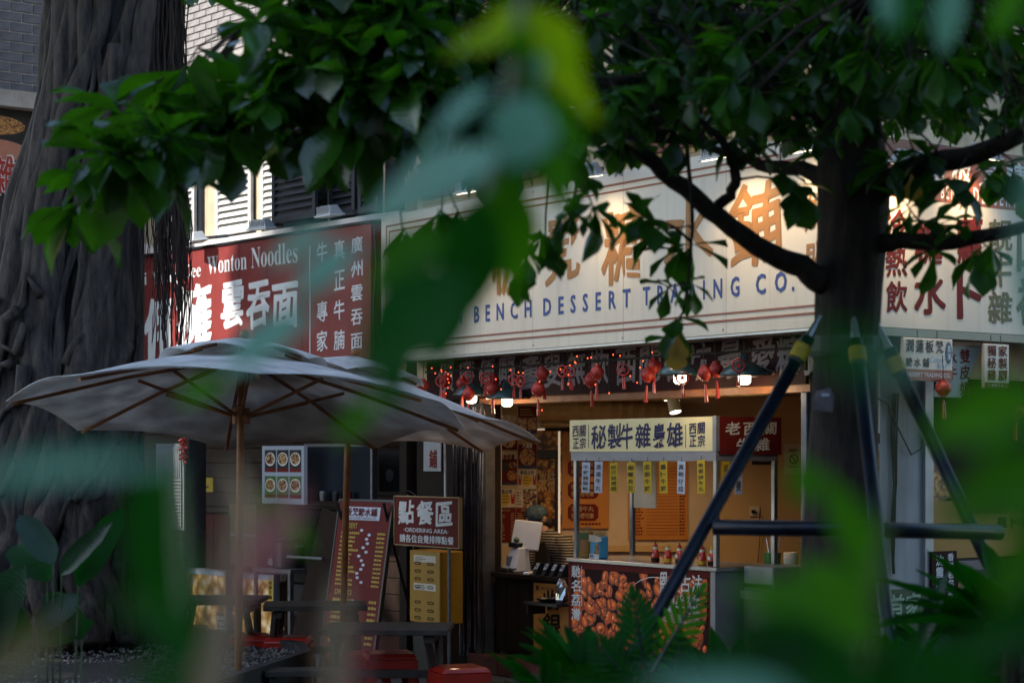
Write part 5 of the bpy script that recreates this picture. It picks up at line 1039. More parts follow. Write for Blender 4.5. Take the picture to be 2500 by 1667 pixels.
# ================================================================== PARASOLS
def parasol(px, Y, py_rim, rad, tilt_x, tilt_y, label, rot=0., lean=0.):
    """wooden eight-rib market parasol with a vent cap; the canopy leans as it does in the photograph"""
    p = at(px, py_rim, Y); zr = p.z
    r_ = empty('parasol', (p.x + lean, p.y, 0), 0, label, 'parasol', 'grey canvas parasols')
    T = Matrix.Translation((-lean, 0, zr)) @ Matrix.Rotation(tilt_x, 4, 'X') @ Matrix.Rotation(tilt_y, 4, 'Y') @ Matrix.Rotation(rot, 4, 'Z')
    ap = rad * .27; N = 8; sub = 8; ring = 9
    vs = []; fs = []
    for i in range(ring + 1):
        u = i / ring
        rr0 = .10 + (rad - .10) * u
        for k in range(N * sub):
            a = 2*math.pi*k/(N*sub); ph = (k % sub) / sub; c = math.cos(math.pi/N) / math.cos((ph - .5) * 2*math.pi/N)   # straight edge between rib tips
            c = 1 - (1 - c) * 1.0
            edge = math.sin(math.pi*ph)
            z = ap * (1 - u) ** 1.12 + .03*rad*math.sin(math.pi*u) - .018*rad*edge*u*(1-u)*4*.5 + .035*rad*edge*(u**6)
            vs.append((rr0*c*math.cos(a), rr0*c*math.sin(a), z))
    m = N*sub
    for i in range(ring):
        for k in range(m): q = (k+1) % m; fs.append((i*m+k, i*m+q, (i+1)*m+q, (i+1)*m+k))
    me = bpy.data.meshes.new('canopy'); me.from_pydata(vs, [], fs); me.materials.append(M['canvas'])
    for f in me.polygons: f.use_smooth = True
    cn_ = link('canopy', me, r_, T); sd = cn_.modifiers.new('thick', 'SOLIDIFY'); sd.thickness = .004
    vs = []; fs = []                                             # vent cap
    for i in range(5):
        u = i/4; rr0 = .01 + rad*.36*u
        for k in range(m):
            a = 2*math.pi*k/m; ph = (k % sub)/sub; vs.append((rr0*math.cos(a), rr0*math.sin(a), ap + .10 - (.12 + .02*math.sin(math.pi*ph)*-1)*u - .05*u*u + .02*math.sin(math.pi*ph)*u))
    for i in range(4):
        for k in range(m): q = (k+1) % m; fs.append((i*m+k, i*m+q, (i+1)*m+q, (i+1)*m+k))
    me = bpy.data.meshes.new('vent_cap'); me.from_pydata(vs, [], fs); me.materials.append(M['canvas'])
    for f in me.polygons: f.use_smooth = True
    vc = link('vent_cap', me, r_, T); sd = vc.modifiers.new('thick', 'SOLIDIFY'); sd.thickness = .004
    for k in range(N):
        a = 2*math.pi*k/N; c, s_ = math.cos(a), math.sin(a)
        link('rib', MB().tube([(.06*c, .06*s_, ap*.93), (rad*.5*c, rad*.5*s_, ap*.43 + .02*rad), (rad*.97*c, rad*.97*s_, -.012)], .012, 6).mesh('rib', M['wood']), r_, T)

        link('strut', MB().tube([(.05*c, .05*s_, ap*.25 - .10), (rad*.45*c, rad*.45*s_, ap*.47)], .011, 6).mesh('strut', M['wood']), r_, T)
        link('vent_rib', MB().tube([(rad*.18*c, rad*.18*s_, ap + .02), (rad*.33*c, rad*.33*s_, ap - .055)], .010, 5).mesh('vent_rib', M['wood']), r_, T)
    top = T @ Vector((0, 0, ap + .10)); hub = T @ Vector((0, 0, ap*.25 - .10))
    MB().tube([(0, 0, 0), hub, top], .024, 12).build('pole', M['wood'], r_, smooth=True)
    MB().tube([hub - Vector((0,0,.05)), hub + Vector((0,0,.05))], .055, 12).build('runner', M['wood'], r_); MB().lathe([(.01, 0), (.035, .02), (.03, .05), (.01, .065)], 12, tuple(top)).build('finial', M['wood'], r_, smooth=True)
    MB().lathe([(.25, .001), (.26, .03), (.05, .07), (.04, .3)], 20).build('base', M['blackm'], r_)
    return r_
parasol(588, 12.0, 1014, 1.42, R(-8.5), R(1.5), 'large grey canvas parasol in front, its underside facing us', R(12), -.02)
parasol(850, 13.9, 1030, 1.40, R(-6), R(6), 'grey canvas parasol further back with its tip over the shop door', R(0), -.05)

# ================================================================== TABLES, STOOLS, BENCH
def table(px, py, Y, wid, dep, label, rz=0., legs=True):
    p = at(px, py, Y); r_ = empty('picnic_table', (p.x, p.y, 0), rz, label, 'table', 'dark wooden picnic tables'); z = p.z; n = 5
    for k in range(n): d = dep/n; MB().box(-wid/2, wid/2, -dep/2 + k*d + .004, -dep/2 + (k+1)*d - .004, z - .035, z).build('plank', M['greywood'], r_, bevel=.004)
    for s_ in (-1, 1):
        x = s_*wid*.36; MB().box(x - .03, x + .03, -dep*.42, dep*.42, z - .09, z - .036).build('batten', M['greywood'], r_)
        for q in (-1, 1): MB().tube([(x + q*.018, q*dep*.34, z - .05), (x + s_*.06 + q*.018, -q*dep*.44, 0)], .028, 4).build('leg', M['greywood'], r_)
    MB().box(-wid*.36, wid*.36, -.02, .02, z*.48, z*.48 + .05).build('stretcher', M['greywood'], r_)
    return r_
table(535, 1458, 14.2, .66, .60, 'dark picnic table before the lit beef pictures'); table(770, 1472, 14.0, .74, .55, 'dark picnic table standing behind the parasol pole', .1); table(945, 1527, 12.7, .84, .62, 'dark picnic table nearest the red stools', -.05)
stool = None
for px, py, Y, rz, lab in ((950, 1590, 12.9, .2, 'red plastic stool under the nearest picnic table'), (1120, 1625, 12.6, .35, 'red plastic stool standing by itself near the shop door'), (455, 1528, 14.6, .1, 'red plastic stool beyond the gravel bed'),
                       (610, 1548, 14.0, .3, 'red plastic stool behind the parasol pole'), (705, 1552, 13.9, .0, 'red plastic stool right of the beef picture panel'), (870, 1592, 13.2, .5, 'red plastic stool half hidden by the blurred stalk')):
    p = at(px, py, Y)
    if stool is None:
        stool = empty('plastic_stool', (0,0,0)); zt_ = .46
        MB().add([(-.17,-.17,.42),(.17,-.17,.42),(.17,.17,.42),(-.17,.17,.42),(-.15,-.15,zt_),(.15,-.15,zt_),(.15,.15,zt_),(-.15,.15,zt_)], [(0,3,2,1),(4,5,6,7),(0,1,5,4),(1,2,6,5),(2,3,7,6),(3,0,4,7)]).build('seat', M['redplastic'], stool, bevel=.014, seg=3)
        MB().box(-.168, .168, -.172, -.160, .30, .419).box(-.168, .168, .160, .172, .30, .419).box(-.172, -.160, -.159, .159, .30, .419).box(.160, .172, -.159, .159, .30, .419).build('apron', M['redplastic'], stool)
        for a in (-1, 1):
            for b in (-1, 1): MB().add([(a*.10,b*.172,.32),(a*.172,b*.172,.32),(a*.172,b*.10,.32),(a*.13,b*.13,.32),(a*.15,b*.20,0),(a*.20,b*.20,0),(a*.20,b*.15,0),(a*.16,b*.16,0)], [(0,1,2,3),(4,7,6,5),(0,4,5,1),(1,5,6,2),(2,6,7,3),(3,7,4,0)]).build('leg', M['redplastic'], stool)
        o = stool
    else: o = copy_tree(stool)
    o.location = (p.x, p.y, 0); o.scale = (1, 1, p.z / .46); o.rotation_euler = (0, 0, rz); tag(o, lab, 'stool', 'red plastic stools')
p = at(715, 1632, 12.1); r_ = empty('low_bench', (p.x, p.y, 0), .15, 'low weathered bench by the edge of the gravel bed', 'bench')
MB().box(-.18, .30, -.12, .12, p.z - .04, p.z).build('seat', M['greywood'], r_, bevel=.005)
for a in (-.13, .24): MB().box(a - .02, a + .02, -.10, .10, 0, p.z - .041).build('leg', M['greywood'], r_)

# ================================================================== PLANTING BED WITH GRAVEL
bed = empty('planting_bed', (-3.4, 13.2, 0), 0, 'raised gravel bed with a dark kerb around the banyan', 'planter')
zb0 = .46
out = [(at(760, 1590, 13.0).x, 13.0), (at(740, 1572, 13.5).x, 13.6), (at(560, 1545, 14.3).x, 14.5), (-3.0, 15.2), (-5.2, 15.4), (-6.5, 14.5), (-6.6, 11.0), (-5, 9.8), (-2.2, 10.2), (-1.75, 11.0), (-1.55, 12.0)]
n = len(out); cxy = (sum(a for a, b in out)/n, sum(b for a, b in out)/n)
loc = [(a + 3.4, b - 13.2) for a, b in out]; cl = (cxy[0] + 3.4, cxy[1] - 13.2)
inn = [(cl[0] + (a - cl[0])*.965, cl[1] + (b - cl[1])*.955) for a, b in loc]
vs = [(a, b, 0) for a, b in loc] + [(a, b, zb0) for a, b in loc] + [(a, b, zb0) for a, b in inn] + [(a, b, zb0 - .09) for a, b in inn]
fs = []
for i in range(n):
    j = (i+1) % n
    for k in range(3): fs.append((k*n+i, k*n+j, (k+1)*n+j, (k+1)*n+i))
me = bpy.data.meshes.new('kerb'); me.from_pydata(vs, [], fs); me.materials.append(M['kerb']); link('kerb', me, bed)
me = bpy.data.meshes.new('soil'); me.from_pydata([(a, b, zb0 - .06) for a, b in inn], [], [tuple(range(n))]); me.materials.append(M['soil']); link('soil', me, bed)
import itertools
def inside(x, y, poly):
    c = False; j = len(poly) - 1
    for i in range(len(poly)):
        if (poly[i][1] > y) != (poly[j][1] > y) and x < (poly[j][0]-poly[i][0])*(y-poly[i][1])/(poly[j][1]-poly[i][1]) + poly[i][0]: c = not c
        j = i
    return c
ov = [(1,0,0),(-1,0,0),(0,1,0),(0,-1,0),(0,0,.7),(0,0,-.7)]; of = [(0,2,4),(2,1,4),(1,3,4),(3,0,4),(2,0,5),(1,2,5),(3,1,5),(0,3,5)]
mb = MB(); cnt = 0
while cnt < 9000:
    x, y = random.uniform(-3.2, 3), random.uniform(-3.4, 2.2)
    if not inside(x, y, inn): continue
    r0 = random.uniform(.008, .022) * (1.3 if random.random() < .1 else 1); a = random.uniform(0, 6); z = zb0 - .052 + r0*.3 + (.03*math.sin(x*2.1)*math.sin(y*1.7))
    mb.add([(x + r0*(p_[0]*math.cos(a) - p_[1]*math.sin(a)*.7), y + r0*(p_[0]*math.sin(a) + p_[1]*math.cos(a)*.7), z + r0*p_[2]) for p_ in ov], of); cnt += 1
me = bpy.data.meshes.new('gravel'); me.from_pydata(mb.v, [], mb.f); me.materials.append(M['gravel'])
g = M['gravel'].node_tree.nodes; tag(link('gravel', me, bed), kind='stuff')

# ================================================================== BANYAN
BY = 14.0
bt_p = at(150, 1500, BY); ban = empty('banyan_tree', (bt_p.x, BY, zb0 - .06), 0, 'massive banyan with fused rope-like roots at the left edge', 'tree')
bark = barkmat('banyan_bark', (.012, .009, .008), (.095, .074, .064), .22, 16, .7)
def bl(px, py, dy=0.): v = at(px, py, BY) ; return Vector((v.x - bt_p.x, dy, v.z - zb0 + .06))
axis = [(-300, 330, 250), (0, 290, 165), (250, 258, 170), (500, 190, 160), (800, 150, 185), (1000, 140, 215), (1300, 125, 250), (1560, 110, 310)]   # y, centre, half width in photograph pixels
def axv(py):
    for (y0, c0, h0), (y1, c1, h1) in zip(axis, axis[1:]):
        if y0 <= py <= y1: t = (py-y0)/(y1-y0); return c0+(c1-c0)*t, h0+(h1-h0)*t
    return axis[-1][1:]
ys = list(range(-300, 1561, 60))
mb = MB()
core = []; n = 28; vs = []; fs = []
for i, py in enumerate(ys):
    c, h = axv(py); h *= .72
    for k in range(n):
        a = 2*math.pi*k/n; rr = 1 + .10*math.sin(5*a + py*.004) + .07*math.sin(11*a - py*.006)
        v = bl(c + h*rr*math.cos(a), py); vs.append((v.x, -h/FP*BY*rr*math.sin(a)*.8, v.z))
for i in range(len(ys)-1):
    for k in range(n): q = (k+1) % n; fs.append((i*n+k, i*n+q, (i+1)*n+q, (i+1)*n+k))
mb.add(vs, fs); mb.build('trunk', barkmat('banyan_gap_shade_bark', (.008, .006, .006), (.045, .036, .032), .22, 20, 1.0), ban, smooth=True)  # core bark darkened to stand for shade in the gaps between roots
random.seed(21)
for k in range(72):                                              # rope-like roots fused to the trunk
    a0 = random.uniform(-.25, math.pi + .25); tw = random.uniform(-.8, .8); pts = []; rad = []
    y0 = -300 if random.random() < .6 else random.randint(-100, 700); r0 = random.choice((.016, .022, .03, .045, .06, .085)) * random.uniform(.8, 1.2); ph = random.uniform(0, 6)
    for py in range(y0, 1561, 45):
        c, h = axv(py); u = (py + 300) / 1860; a = a0 + tw*u + .16*math.sin(py*.0065 + ph) + .05*math.sin(py*.021 + ph*3)
        fl = 1.0 + .05*math.sin(py*.011 + ph*2) + (max(0, u - .85) * 1.1)
        v = bl(c + h*.88*fl*math.cos(a), py); pts.append((v.x, -h/FP*BY*.70*fl*math.sin(a) - .02, v.z))
        rad.append(r0*(.75 + .5*u + .16*math.sin(py*.017 + ph*3)))
    MB().tube(pts, rad, 8).build('root', bark, ban, smooth=True)
for k in range(14):                                              # cross roots low on the trunk
    py = random.uniform(780, 1350); c, h = axv(py); a = random.uniform(.2, math.pi - .2); pts = []; rad = []
    for j in range(9):
        a2 = a + (j-4)*.12*random.choice((.8, 1)); yy = py + (j-4)*random.uniform(18, 42); v = bl(c + h*.97*math.cos(a2), yy); pts.append((v.x, -h/FP*BY*.80*math.sin(a2) - .03, v.z)); rad.append(random.uniform(.02, .045))
    MB().tube(pts, rad, 7).build('root', bark, ban, smooth=True)
airm = mat('aerial_root', (.035, .022, .018), .9, var=.3)
for k in range(170):                                              # hanging aerial roots
    g_ = random.random()
    px0 = random.gauss(404, 8) if g_ < .25 else random.gauss(440, 7) if g_ < .5 else random.gauss(452, 6) if g_ < .7 else random.uniform(300, 345) if g_ < .8 else random.uniform(350, 470)
    y0 = -150; y1 = random.uniform(620, 900) if g_ < .8 else random.uniform(250, 700); pts = []; ph = random.uniform(0, 6); dy = random.uniform(-.35, .15)
    for j in range(20):
        py = y0 + (y1 - y0)*j/19; top = 410 + (px0 - 410)*.7; u = min(1, max(0, (py - 200)/450))
        px = top*(1-u) + px0*u + 4*math.sin(py*.016 + ph) + 3*math.sin(py*.041 + ph*2); v = bl(px, py); pts.append((v.x, dy + .01*math.sin(j + ph), v.z))
    MB().tube(pts, [random.uniform(.004, .009)*(1 - .5*j/19) for j in range(20)], 5).build('aerial_root', airm, ban)
# dark post beside the trunk
p = at(339, 900, 15.2); r_ = empty('dark_post', (p.x, p.y, 0), 0, 'dark steel post between the banyan trunk and the red sign', 'post'); zt_ = at(339, 440, 15.2).z
MB().tube([(0, 0, 0), (0, 0, zt_)], .045, 12).build('shaft', M['black'], r_, smooth=True); MB().lathe([(.10, 0), (.10, .02), (.05, .05)], 14).build('foot', M['black'], r_); MB().lathe([(.05, zt_), (.055, zt_ + .02), (.02, zt_ + .05)], 14).build('cap', M['black'], r_)

# ================================================================== LEAVES
def leaf_rows(kind='obovate', rows=7):
    t = np.linspace(0, 1, rows)
    if kind == 'obovate': wd = np.interp(t, [0, .12, .35, .6, .75, .9, .97, 1], [.03, .06, .20, .40, .46, .34, .16, .01])
    elif kind == 'lance': wd = np.interp(t, [0, .15, .4, .6, .85, 1], [.04, .30, .50, .46, .22, .01])
    elif kind == 'strap': wd = np.interp(t, [0, .2, .5, .8, .95, 1], [.25, .38, .48, .44, .22, .02])
    elif kind == 'round': wd = np.interp(t, [0, .06, .25, .5, .75, .93, 1], [.10, .34, .50, .52, .44, .22, .02])
    return t, wd
def leaf_arrays(kind='obovate', rows=7, fold=.18, droop=.16, wav=.0, seed=0):
    t, wd = leaf_rows(kind, rows); r = np.random.default_rng(seed); v = []; f = []
    for i, (a, b) in enumerate(zip(t, wd)):
        z = -droop*a*a; tw = wav*(r.random() - .5)
        v += [(a, -b, z + fold*b + tw), (a, 0, z), (a, b, z + fold*b - tw)]
    for i in range(rows - 1):
        f += [(3*i, 3*i+3, 3*i+4, 3*i+1), (3*i+1, 3*i+4, 3*i+5, 3*i+2)]
    return np.array(v), f
def leaf_mesh(name, m, **k):
    v, f = leaf_arrays(**k); me = bpy.data.meshes.new(name); me.from_pydata(v.tolist(), [], f); me.materials.append(m)
    for p_ in me.polygons: p_.use_smooth = True
    return me
def leaf_matrix(base, d, up, L, wr):
    d = Vector(d).normalized(); s_ = Vector(up).cross(d)
    if s_.length < 1e-3: s_ = Vector((1, 0, 0)).cross(d)
    s_.normalize(); n = d.cross(s_)
    return Matrix(((d.x*L, s_.x*L*wr, n.x*L, base[0]), (d.y*L, s_.y*L*wr, n.y*L, base[1]), (d.z*L, s_.z*L*wr, n.z*L, base[2]), (0, 0, 0, 1)))
def merged_leaves(name, mats, m, arr, parent):
    v, f = arr; nv = len(v); vh = np.c_[v, np.ones(nv)]
    A = np.array([np.array(q) for q in mats])                                   # n,4,4
    allv = np.einsum('nij,vj->nvi', A, vh)[:, :, :3].reshape(-1, 3)
    fa = np.array(f); allf = (fa[None] + (np.arange(len(A))*nv)[:, None, None]).reshape(-1, 4)
    me = bpy.data.meshes.new(name); me.vertices.add(len(allv)); me.vertices.foreach_set('co', allv.ravel())
    me.loops.add(allf.size); me.loops.foreach_set('vertex_index', allf.ravel().astype(np.int32))
    me.polygons.add(len(allf)); me.polygons.foreach_set('loop_start', np.arange(0, allf.size, 4, dtype=np.int32)); me.polygons.foreach_set('loop_total', np.full(len(allf), 4, dtype=np.int32))
    me.polygons.foreach_set('use_smooth', np.ones(len(allf), dtype=bool)); me.update(); me.materials.append(m)
    return tag(link(name, me, parent), kind='stuff')
LM = dict(
    tree=leafmat('tree_leaf', (.026, .092, .008), (.07, .27, .004), .25, .45, vein=.10, tw=.42, coat=1.),
    tree2=leafmat('dark_tree_leaf', (.022, .080, .008), (.06, .24, .004), .34, .55, tw=.45, coat=.15, spec=.35),
    ban=leafmat('banyan_leaf', (.012, .035, .010), (.02, .06, .008), .35, .3, tw=.25),
    yellow=leafmat('sun_tint_leaf', (.20, .36, .002), (.48, .70, .003), .5, .2, tw=.6, coat=0, spec=.2), green=leafmat('shrub_leaf', (.030, .15, .002), (.09, .36, .002), .5, .2, tw=.5, coat=0, spec=.2),  # yellow: sunlight through the leaves put into their base colour
    deep=leafmat('deep_green_leaf', (.004, .055, .004), (.010, .17, .004), .5, .25, tw=.42, coat=0, spec=.18), teal=leafmat('sky_tint_shrub_leaf', (.15, .38, .26), (.08, .30, .13), .4, .2, tw=.25, coat=.15, spec=.4),  # teal: the sky's reflection on the leaves, painted as base colour
    pink=leafmat('pink_cream_leaf', (.52, .20, .20), (.36, .12, .11), .5, .2, tw=.35, coat=.1), pale=leafmat('cream_stalk_leaf', (.52, .40, .25), (.34, .25, .13), .55, .2, tw=.3, coat=.1), olive=leafmat('dry_olive_leaf', (.20, .17, .06), (.2, .16, .04), .5, .2, tw=.3, coat=.1),
    lime=leafmat('sun_tint_shrub_leaf', (.045, .22, .0005), (.12, .42, .0005), .5, .2, tw=.5, coat=0, spec=.2),  # brighter copy of the shrub green with backlight put into its colour
    canna=leafmat('broad_leaf', (.010, .045, .022), (.02, .09, .014), .4, .3, vein=.14, tw=.3, coat=.1), autumn=leafmat('yellowing_leaf', (.42, .24, .02), (.45, .25, .02), .5, .2, tw=.4),
)
for nm_ in ('tree', 'canna'):                                    # veins follow the leaf's own length
    t = LM[nm_].node_tree
    for l_ in list(t.links):
        if l_.to_node.type == 'TEX_WAVE': s_ = l_.from_node; t.links.new(s_.outputs['Object'], l_.to_node.inputs['Vector'])

# ================================================================== STREET TREE WITH ITS STEEL PROPS
TY = 7.35
tp = at(2068, 1500, TY); tree = empty('street_tree', (tp.x, TY, 0), 0, 'slender street tree with whorled leaves held by steel props', 'tree')
tbark = barkmat('street_tree_bark', (.008, .0055, .004), (.055, .034, .023), .22, 26, .8)
def tl(px, py, Y=TY): return at(px, py, Y) - Vector((tp.x, TY, 0))
trunk = [(2052, 2300, .155), (2052, 1700, .150), (2050, 1350, .148), (2060, 1050, .130), (2065, 880, .122), (2072, 700, .128), (2082, 560, .134), (2085, 450, .140), (2075, 330, .125), (2062, 150, .11), (2040, -100, .09), (2010, -400, .06), (2000, -700, .03)]
MB().tube([tl(a, b) for a, b, r in trunk], [r for a, b, r in trunk], 18).build('trunk', tbark, tree, smooth=True)
limbs = [
    [(2010, 690, 7.3, .050), (1960, 652, 7.28, .046), (1880, 622, 7.25, .040), (1790, 555, 7.2, .036), (1700, 486, 7.15, .034), (1620, 420, 7.1, .030), (1545, 352, 7.05, .028), (1450, 262, 7.0, .026), (1385, 160, 6.95, .022), (1330, 40, 6.9, .018), (1290, -120, 6.9, .012)],
    [(1745, 510, 7.18, .022), (1782, 478, 7.16, .021), (1796, 435, 7.14, .020), (1785, 385, 7.12, .018), (1752, 330, 7.1, .015), (1700, 290, 7.1, .010)],
    [(2130, 600, 7.3, .040), (2200, 588, 7.2, .034), (2300, 592, 7.1, .030), (2400, 578, 7.0, .026), (2500, 556, 6.9, .022), (2650, 520, 6.8, .015)],
    [(2100, 500, 7.3, .075), (2160, 450, 7.25, .055), (2240, 405, 7.2, .046), (2340, 388, 7.1, .040), (2450, 350, 7.0, .034), (2600, 280, 6.9, .028), (2750, 150, 6.9, .02)],
    [(2030, 440, 7.35, .040), (1960, 412, 7.5, .030), (1880, 408, 7.6, .026), (1800, 380, 7.7, .020), (1700, 350, 7.8, .012)],
    [(2050, 300, 7.35, .055), (1900, 230, 7.2, .045), (1700, 190, 7.0, .040), (1450, 210, 6.8, .034), (1200, 250, 6.7, .030), (950, 300, 6.6, .025), (700, 350, 6.5, .018), (480, 400, 6.45, .013), (330, 430, 6.4, .008)],
    [(2040, 150, 7.35, .05), (1850, 60, 7.0, .04), (1600, 40, 6.8, .032), (1300, 60, 6.6, .028), (1000, 90, 6.6, .022), (750, 110, 6.6, .015), (600, 60, 6.6, .008)],
    [(2060, 200, 7.4, .05), (2000, 60, 7.9, .04), (1800, -60, 8.6, .03), (1500, -120, 9.2, .02)],
    [(2050, 60, 7.3, .05), (2150, -40, 6.6, .04), (2300, -120, 5.6, .03), (2400, -300, 4.6, .015)],
    [(1672, 230, 7.0, .010), (1683, 420, 7.0, .008), (1692, 560, 7.0, .007), (1683, 660, 7.0, .006), (1668, 760, 7.0, .005), (1655, 800, 7.0, .004), (1640, 830, 7.0, .003)],
]
limb_pts = []
for i, lb_ in enumerate(limbs):
    pts = [tl(a, b, Y) for a, b, Y, r in lb_]
    q = []; rr = []
    for j in range(len(pts) - 1):
        for u in (0, .33, .66): q.append(pts[j].lerp(pts[j+1], u) + Vector([random.uniform(-.006, .006) for _ in range(3)])); rr.append(lb_[j][3]*(1-u) + lb_[j+1][3]*u)
    q.append(pts[-1]); rr.append(lb_[-1][3])
    MB().tube(q, rr, 9).build('branch', tbark, tree, smooth=True); limb_pts += q
limb_pts = np.array([tuple(v) for v in limb_pts])
random.seed(5)
PA = [(1000, -200), (2700, -200), (2700, 330), (2420, 300), (2200, 330), (2050, 350), (1900, 330), (1790, 320), (1650, 345), (1500, 370), (1350, 370), (1180, 420), (1000, 330)]
PB = [(720, -120), (1010, -200), (1060, 280), (960, 290), (880, 265), (800, 255), (720, 255), (600, 285), (520, 300), (420, 345), (300, 380), (250, 370), (320, 300), (440, 250), (580, 230), (690, 160), (750, 60)]
clusters = []                                                   # px, py, Y, leaf length, number of leaves
def fill(poly, n, Y0, Y1, L):
    xs = [p_[0] for p_ in poly]; ys_ = [p_[1] for p_ in poly]; k = 0
    while k < n:
        x, y = random.uniform(min(xs), max(xs)), random.uniform(min(ys_), max(ys_))
        if inside(x, y, poly): clusters.append((x, y, random.uniform(Y0, Y1), L*random.uniform(.75, 1.2), random.randint(8, 11))); k += 1
fill(PA, 720, 6.0, 9.4, .125); fill(PB, 130, 6.0, 7.2, .185)
for x, y in ((185, 520), (225, 440), (260, 370), (330, 400), (400, 400), (330, 300), (275, 250), (440, 190), (560, 320), (620, 300), (620, 40), (660, 90), (720, 10), (760, 320), (690, 300),
             (880, 290), (985, 585), (1075, 540), (1130, 545), (1290, 640), (1330, 590), (1400, 520), (1455, 520), (1560, 530), (1420, 430)):
    clusters.append((x, y, random.uniform(6.0, 6.8), (.24 if x < 900 else .15)*random.uniform(.85, 1.15), random.randint(7, 10)))
for x, y, n in ((1600, 560, 5), (1648, 610, 6), (1690, 600, 3), (1630, 700, 4), (1690, 700, 4), (1655, 780, 2), (1640, 825, 4), (1955, 455, 4), (1925, 420, 4), (2215, 500, 4), (2245, 520, 5), (2300, 545, 5), (2275, 610, 4), (2350, 540, 4), (2385, 640, 4), (2420, 610, 3),
                (2400, 420, 5), (2445, 410, 5), (2330, 440, 5), (2170, 400, 6), (2260, 380, 6), (2120, 420, 5), (2480, 440, 5), (1850, 350, 5), (1790, 350, 5)):
    clusters.append((x, y, random.uniform(6.8, 7.3), .15*random.uniform(.85, 1.15), n + 2))
tip_leaves = []; twigs = MB()
for (px, py, Y, L, n) in clusters:
    c = tl(px, py, Y); d2 = ((limb_pts - np.array(c))**2).sum(1); k = int(d2.argmin()); b0 = Vector(limb_pts[k]); dist = math.sqrt(d2[k])
    ax = (c - b0); ax = ax.normalized() if ax.length > .05 else Vector((random.uniform(-1, 1), random.uniform(-1, 1), -.2)).normalized()
    ax = (ax + Vector((random.uniform(-.4, .4), random.uniform(-.4, .4), random.uniform(-.5, .1)))).normalized()
    mid = b0.lerp(c, .55) + Vector((random.uniform(-.05, .05), random.uniform(-.05, .05), .06*dist))
    r0 = min(.010, .0035 + .006*dist); twigs.tube([b0, b0.lerp(mid, .5) + Vector((0, 0, .01)), mid, mid.lerp(c, .6), c + ax*.01], [r0, r0*.85, r0*.7, .0035, .0025], 5)
    e1 = ax.orthogonal().normalized(); e2 = ax.cross(e1)
    for j in range(n):
        a = 2.4*j + random.uniform(-.3, .3); sp_ = random.uniform(.55, 1.35)
        d = ax*math.cos(sp_) + (e1*math.cos(a) + e2*math.sin(a))*math.sin(sp_) + Vector((0, 0, -.28)); d.normalize()
        up = Vector((random.uniform(-.35, .35), random.uniform(-.35, .35), 1)); Lj = L*random.uniform(.6, 1.2)
        tip_leaves.append((leaf_matrix(c - ax*random.uniform(0, .05), d, up, Lj, random.uniform(.48, .68)), px, py, Y))
twigs.build('twigs', tbark, tree)['kind'] = 'stuff'
lm = [leaf_mesh('leaf', LM['tree'], fold=f_, droop=d_, wav=.06, seed=s_) for f_, d_, s_ in ((.2, .16, 1), (.1, .3, 2), (.45, .05, 3), (.3, .5, 4))]
def shows(q): return -60 < q[1] < 2560 and q[2] > -40
order = sorted(range(len(tip_leaves)), key=lambda i: (0 if (shows(tip_leaves[i]) and (tip_leaves[i][1] < 1050 and tip_leaves[i][2] > 0 or tip_leaves[i][2] > 400)) else 1, tip_leaves[i][3]))
for k, i in enumerate(order[:300]): link('leaf', lm[k % 4], tree, tip_leaves[i][0])
merged_leaves('foliage', [tip_leaves[i][0] for i in order[300:]], LM['tree2'], leaf_arrays(fold=.2, droop=.2, rows=6, wav=.05), tree)
la = leaf_mesh('leaf', LM['autumn'], fold=.15, droop=.1)
for px, py in ((1650, 838), (1655, 815), (2225, 425)): link('yellowed_leaf', la, tree, leaf_matrix(tl(px, py, 6.95), (.03, -.1, -1), (0, -1, .2), .10, .9))
# steel props
pr = empty('tree_prop', (tp.x, TY, 0), 0, 'blue black steel tube props bolted around the street tree', 'tree prop')
def pl_(px, py, Y): return at(px, py, Y) - Vector((tp.x, TY, 0))
def ground_at(a, b):                                             # extend a prop to the ground
    t = a.z / (a.z - b.z); return a + (b - a)*t
for a, b in (((1962, 845, 7.22), (1640, 1432, 6.95)), ((2092, 850, 7.18), (2162, 1480, 6.75)), ((2178, 870, 7.3), (2425, 1400, 7.3))):
    A, B_ = pl_(*a), pl_(*b); G = ground_at(A, B_)
    MB().tube([A + (A - G)*.015, G], .026, 14).build('leg', M['tube'], pr, smooth=True)
    d = (G - A).normalized(); MB().tube([A + d*.00, A + d*.06], .034, 14).build('tape', M['tape'], pr); MB().tube([A + d*.062, A + d*.075], .030, 12).build('collar', M['tape2'], pr); MB().tube([A - d*.14, A - d*.005], [.010, .022], 8).build('bolt', M['steel'], pr)
MB().tube([pl_(1742, 1286, 6.98), pl_(2080, 1290, 6.88), pl_(2440, 1300, 7.2)], .028, 12).build('crossbar', M['tube'], pr, smooth=True)
MB().tube([pl_(1742, 1288, 7.4), pl_(2425, 1300, 7.5)], .028, 12).build('crossbar', M['tube'], pr, smooth=True)
MB().lathe([(.134, 0), (.14, .02), (.14, .06), (.134, .08)], 20, tuple(tl(2065, 872))).build('band', M['tape2'], pr)
r_ = empty('trunk_tag', at(2012, 1000, 7.20), .1, 'crumpled clear plastic tag tied to the tree trunk', 'tag'); MB().add([(-.04,0,0),(.03,-.01,-.01),(.04,0,.05),(.02,-.015,.08),(-.03,0,.07),(-.045,-.01,.04)], [(0,1,2,3,4,5)]).build('tag', M['charcoal'], r_); MB().box(-.015, .015, -.020, -.018, .05, .06).build('print', M['bluestrip'], r_)

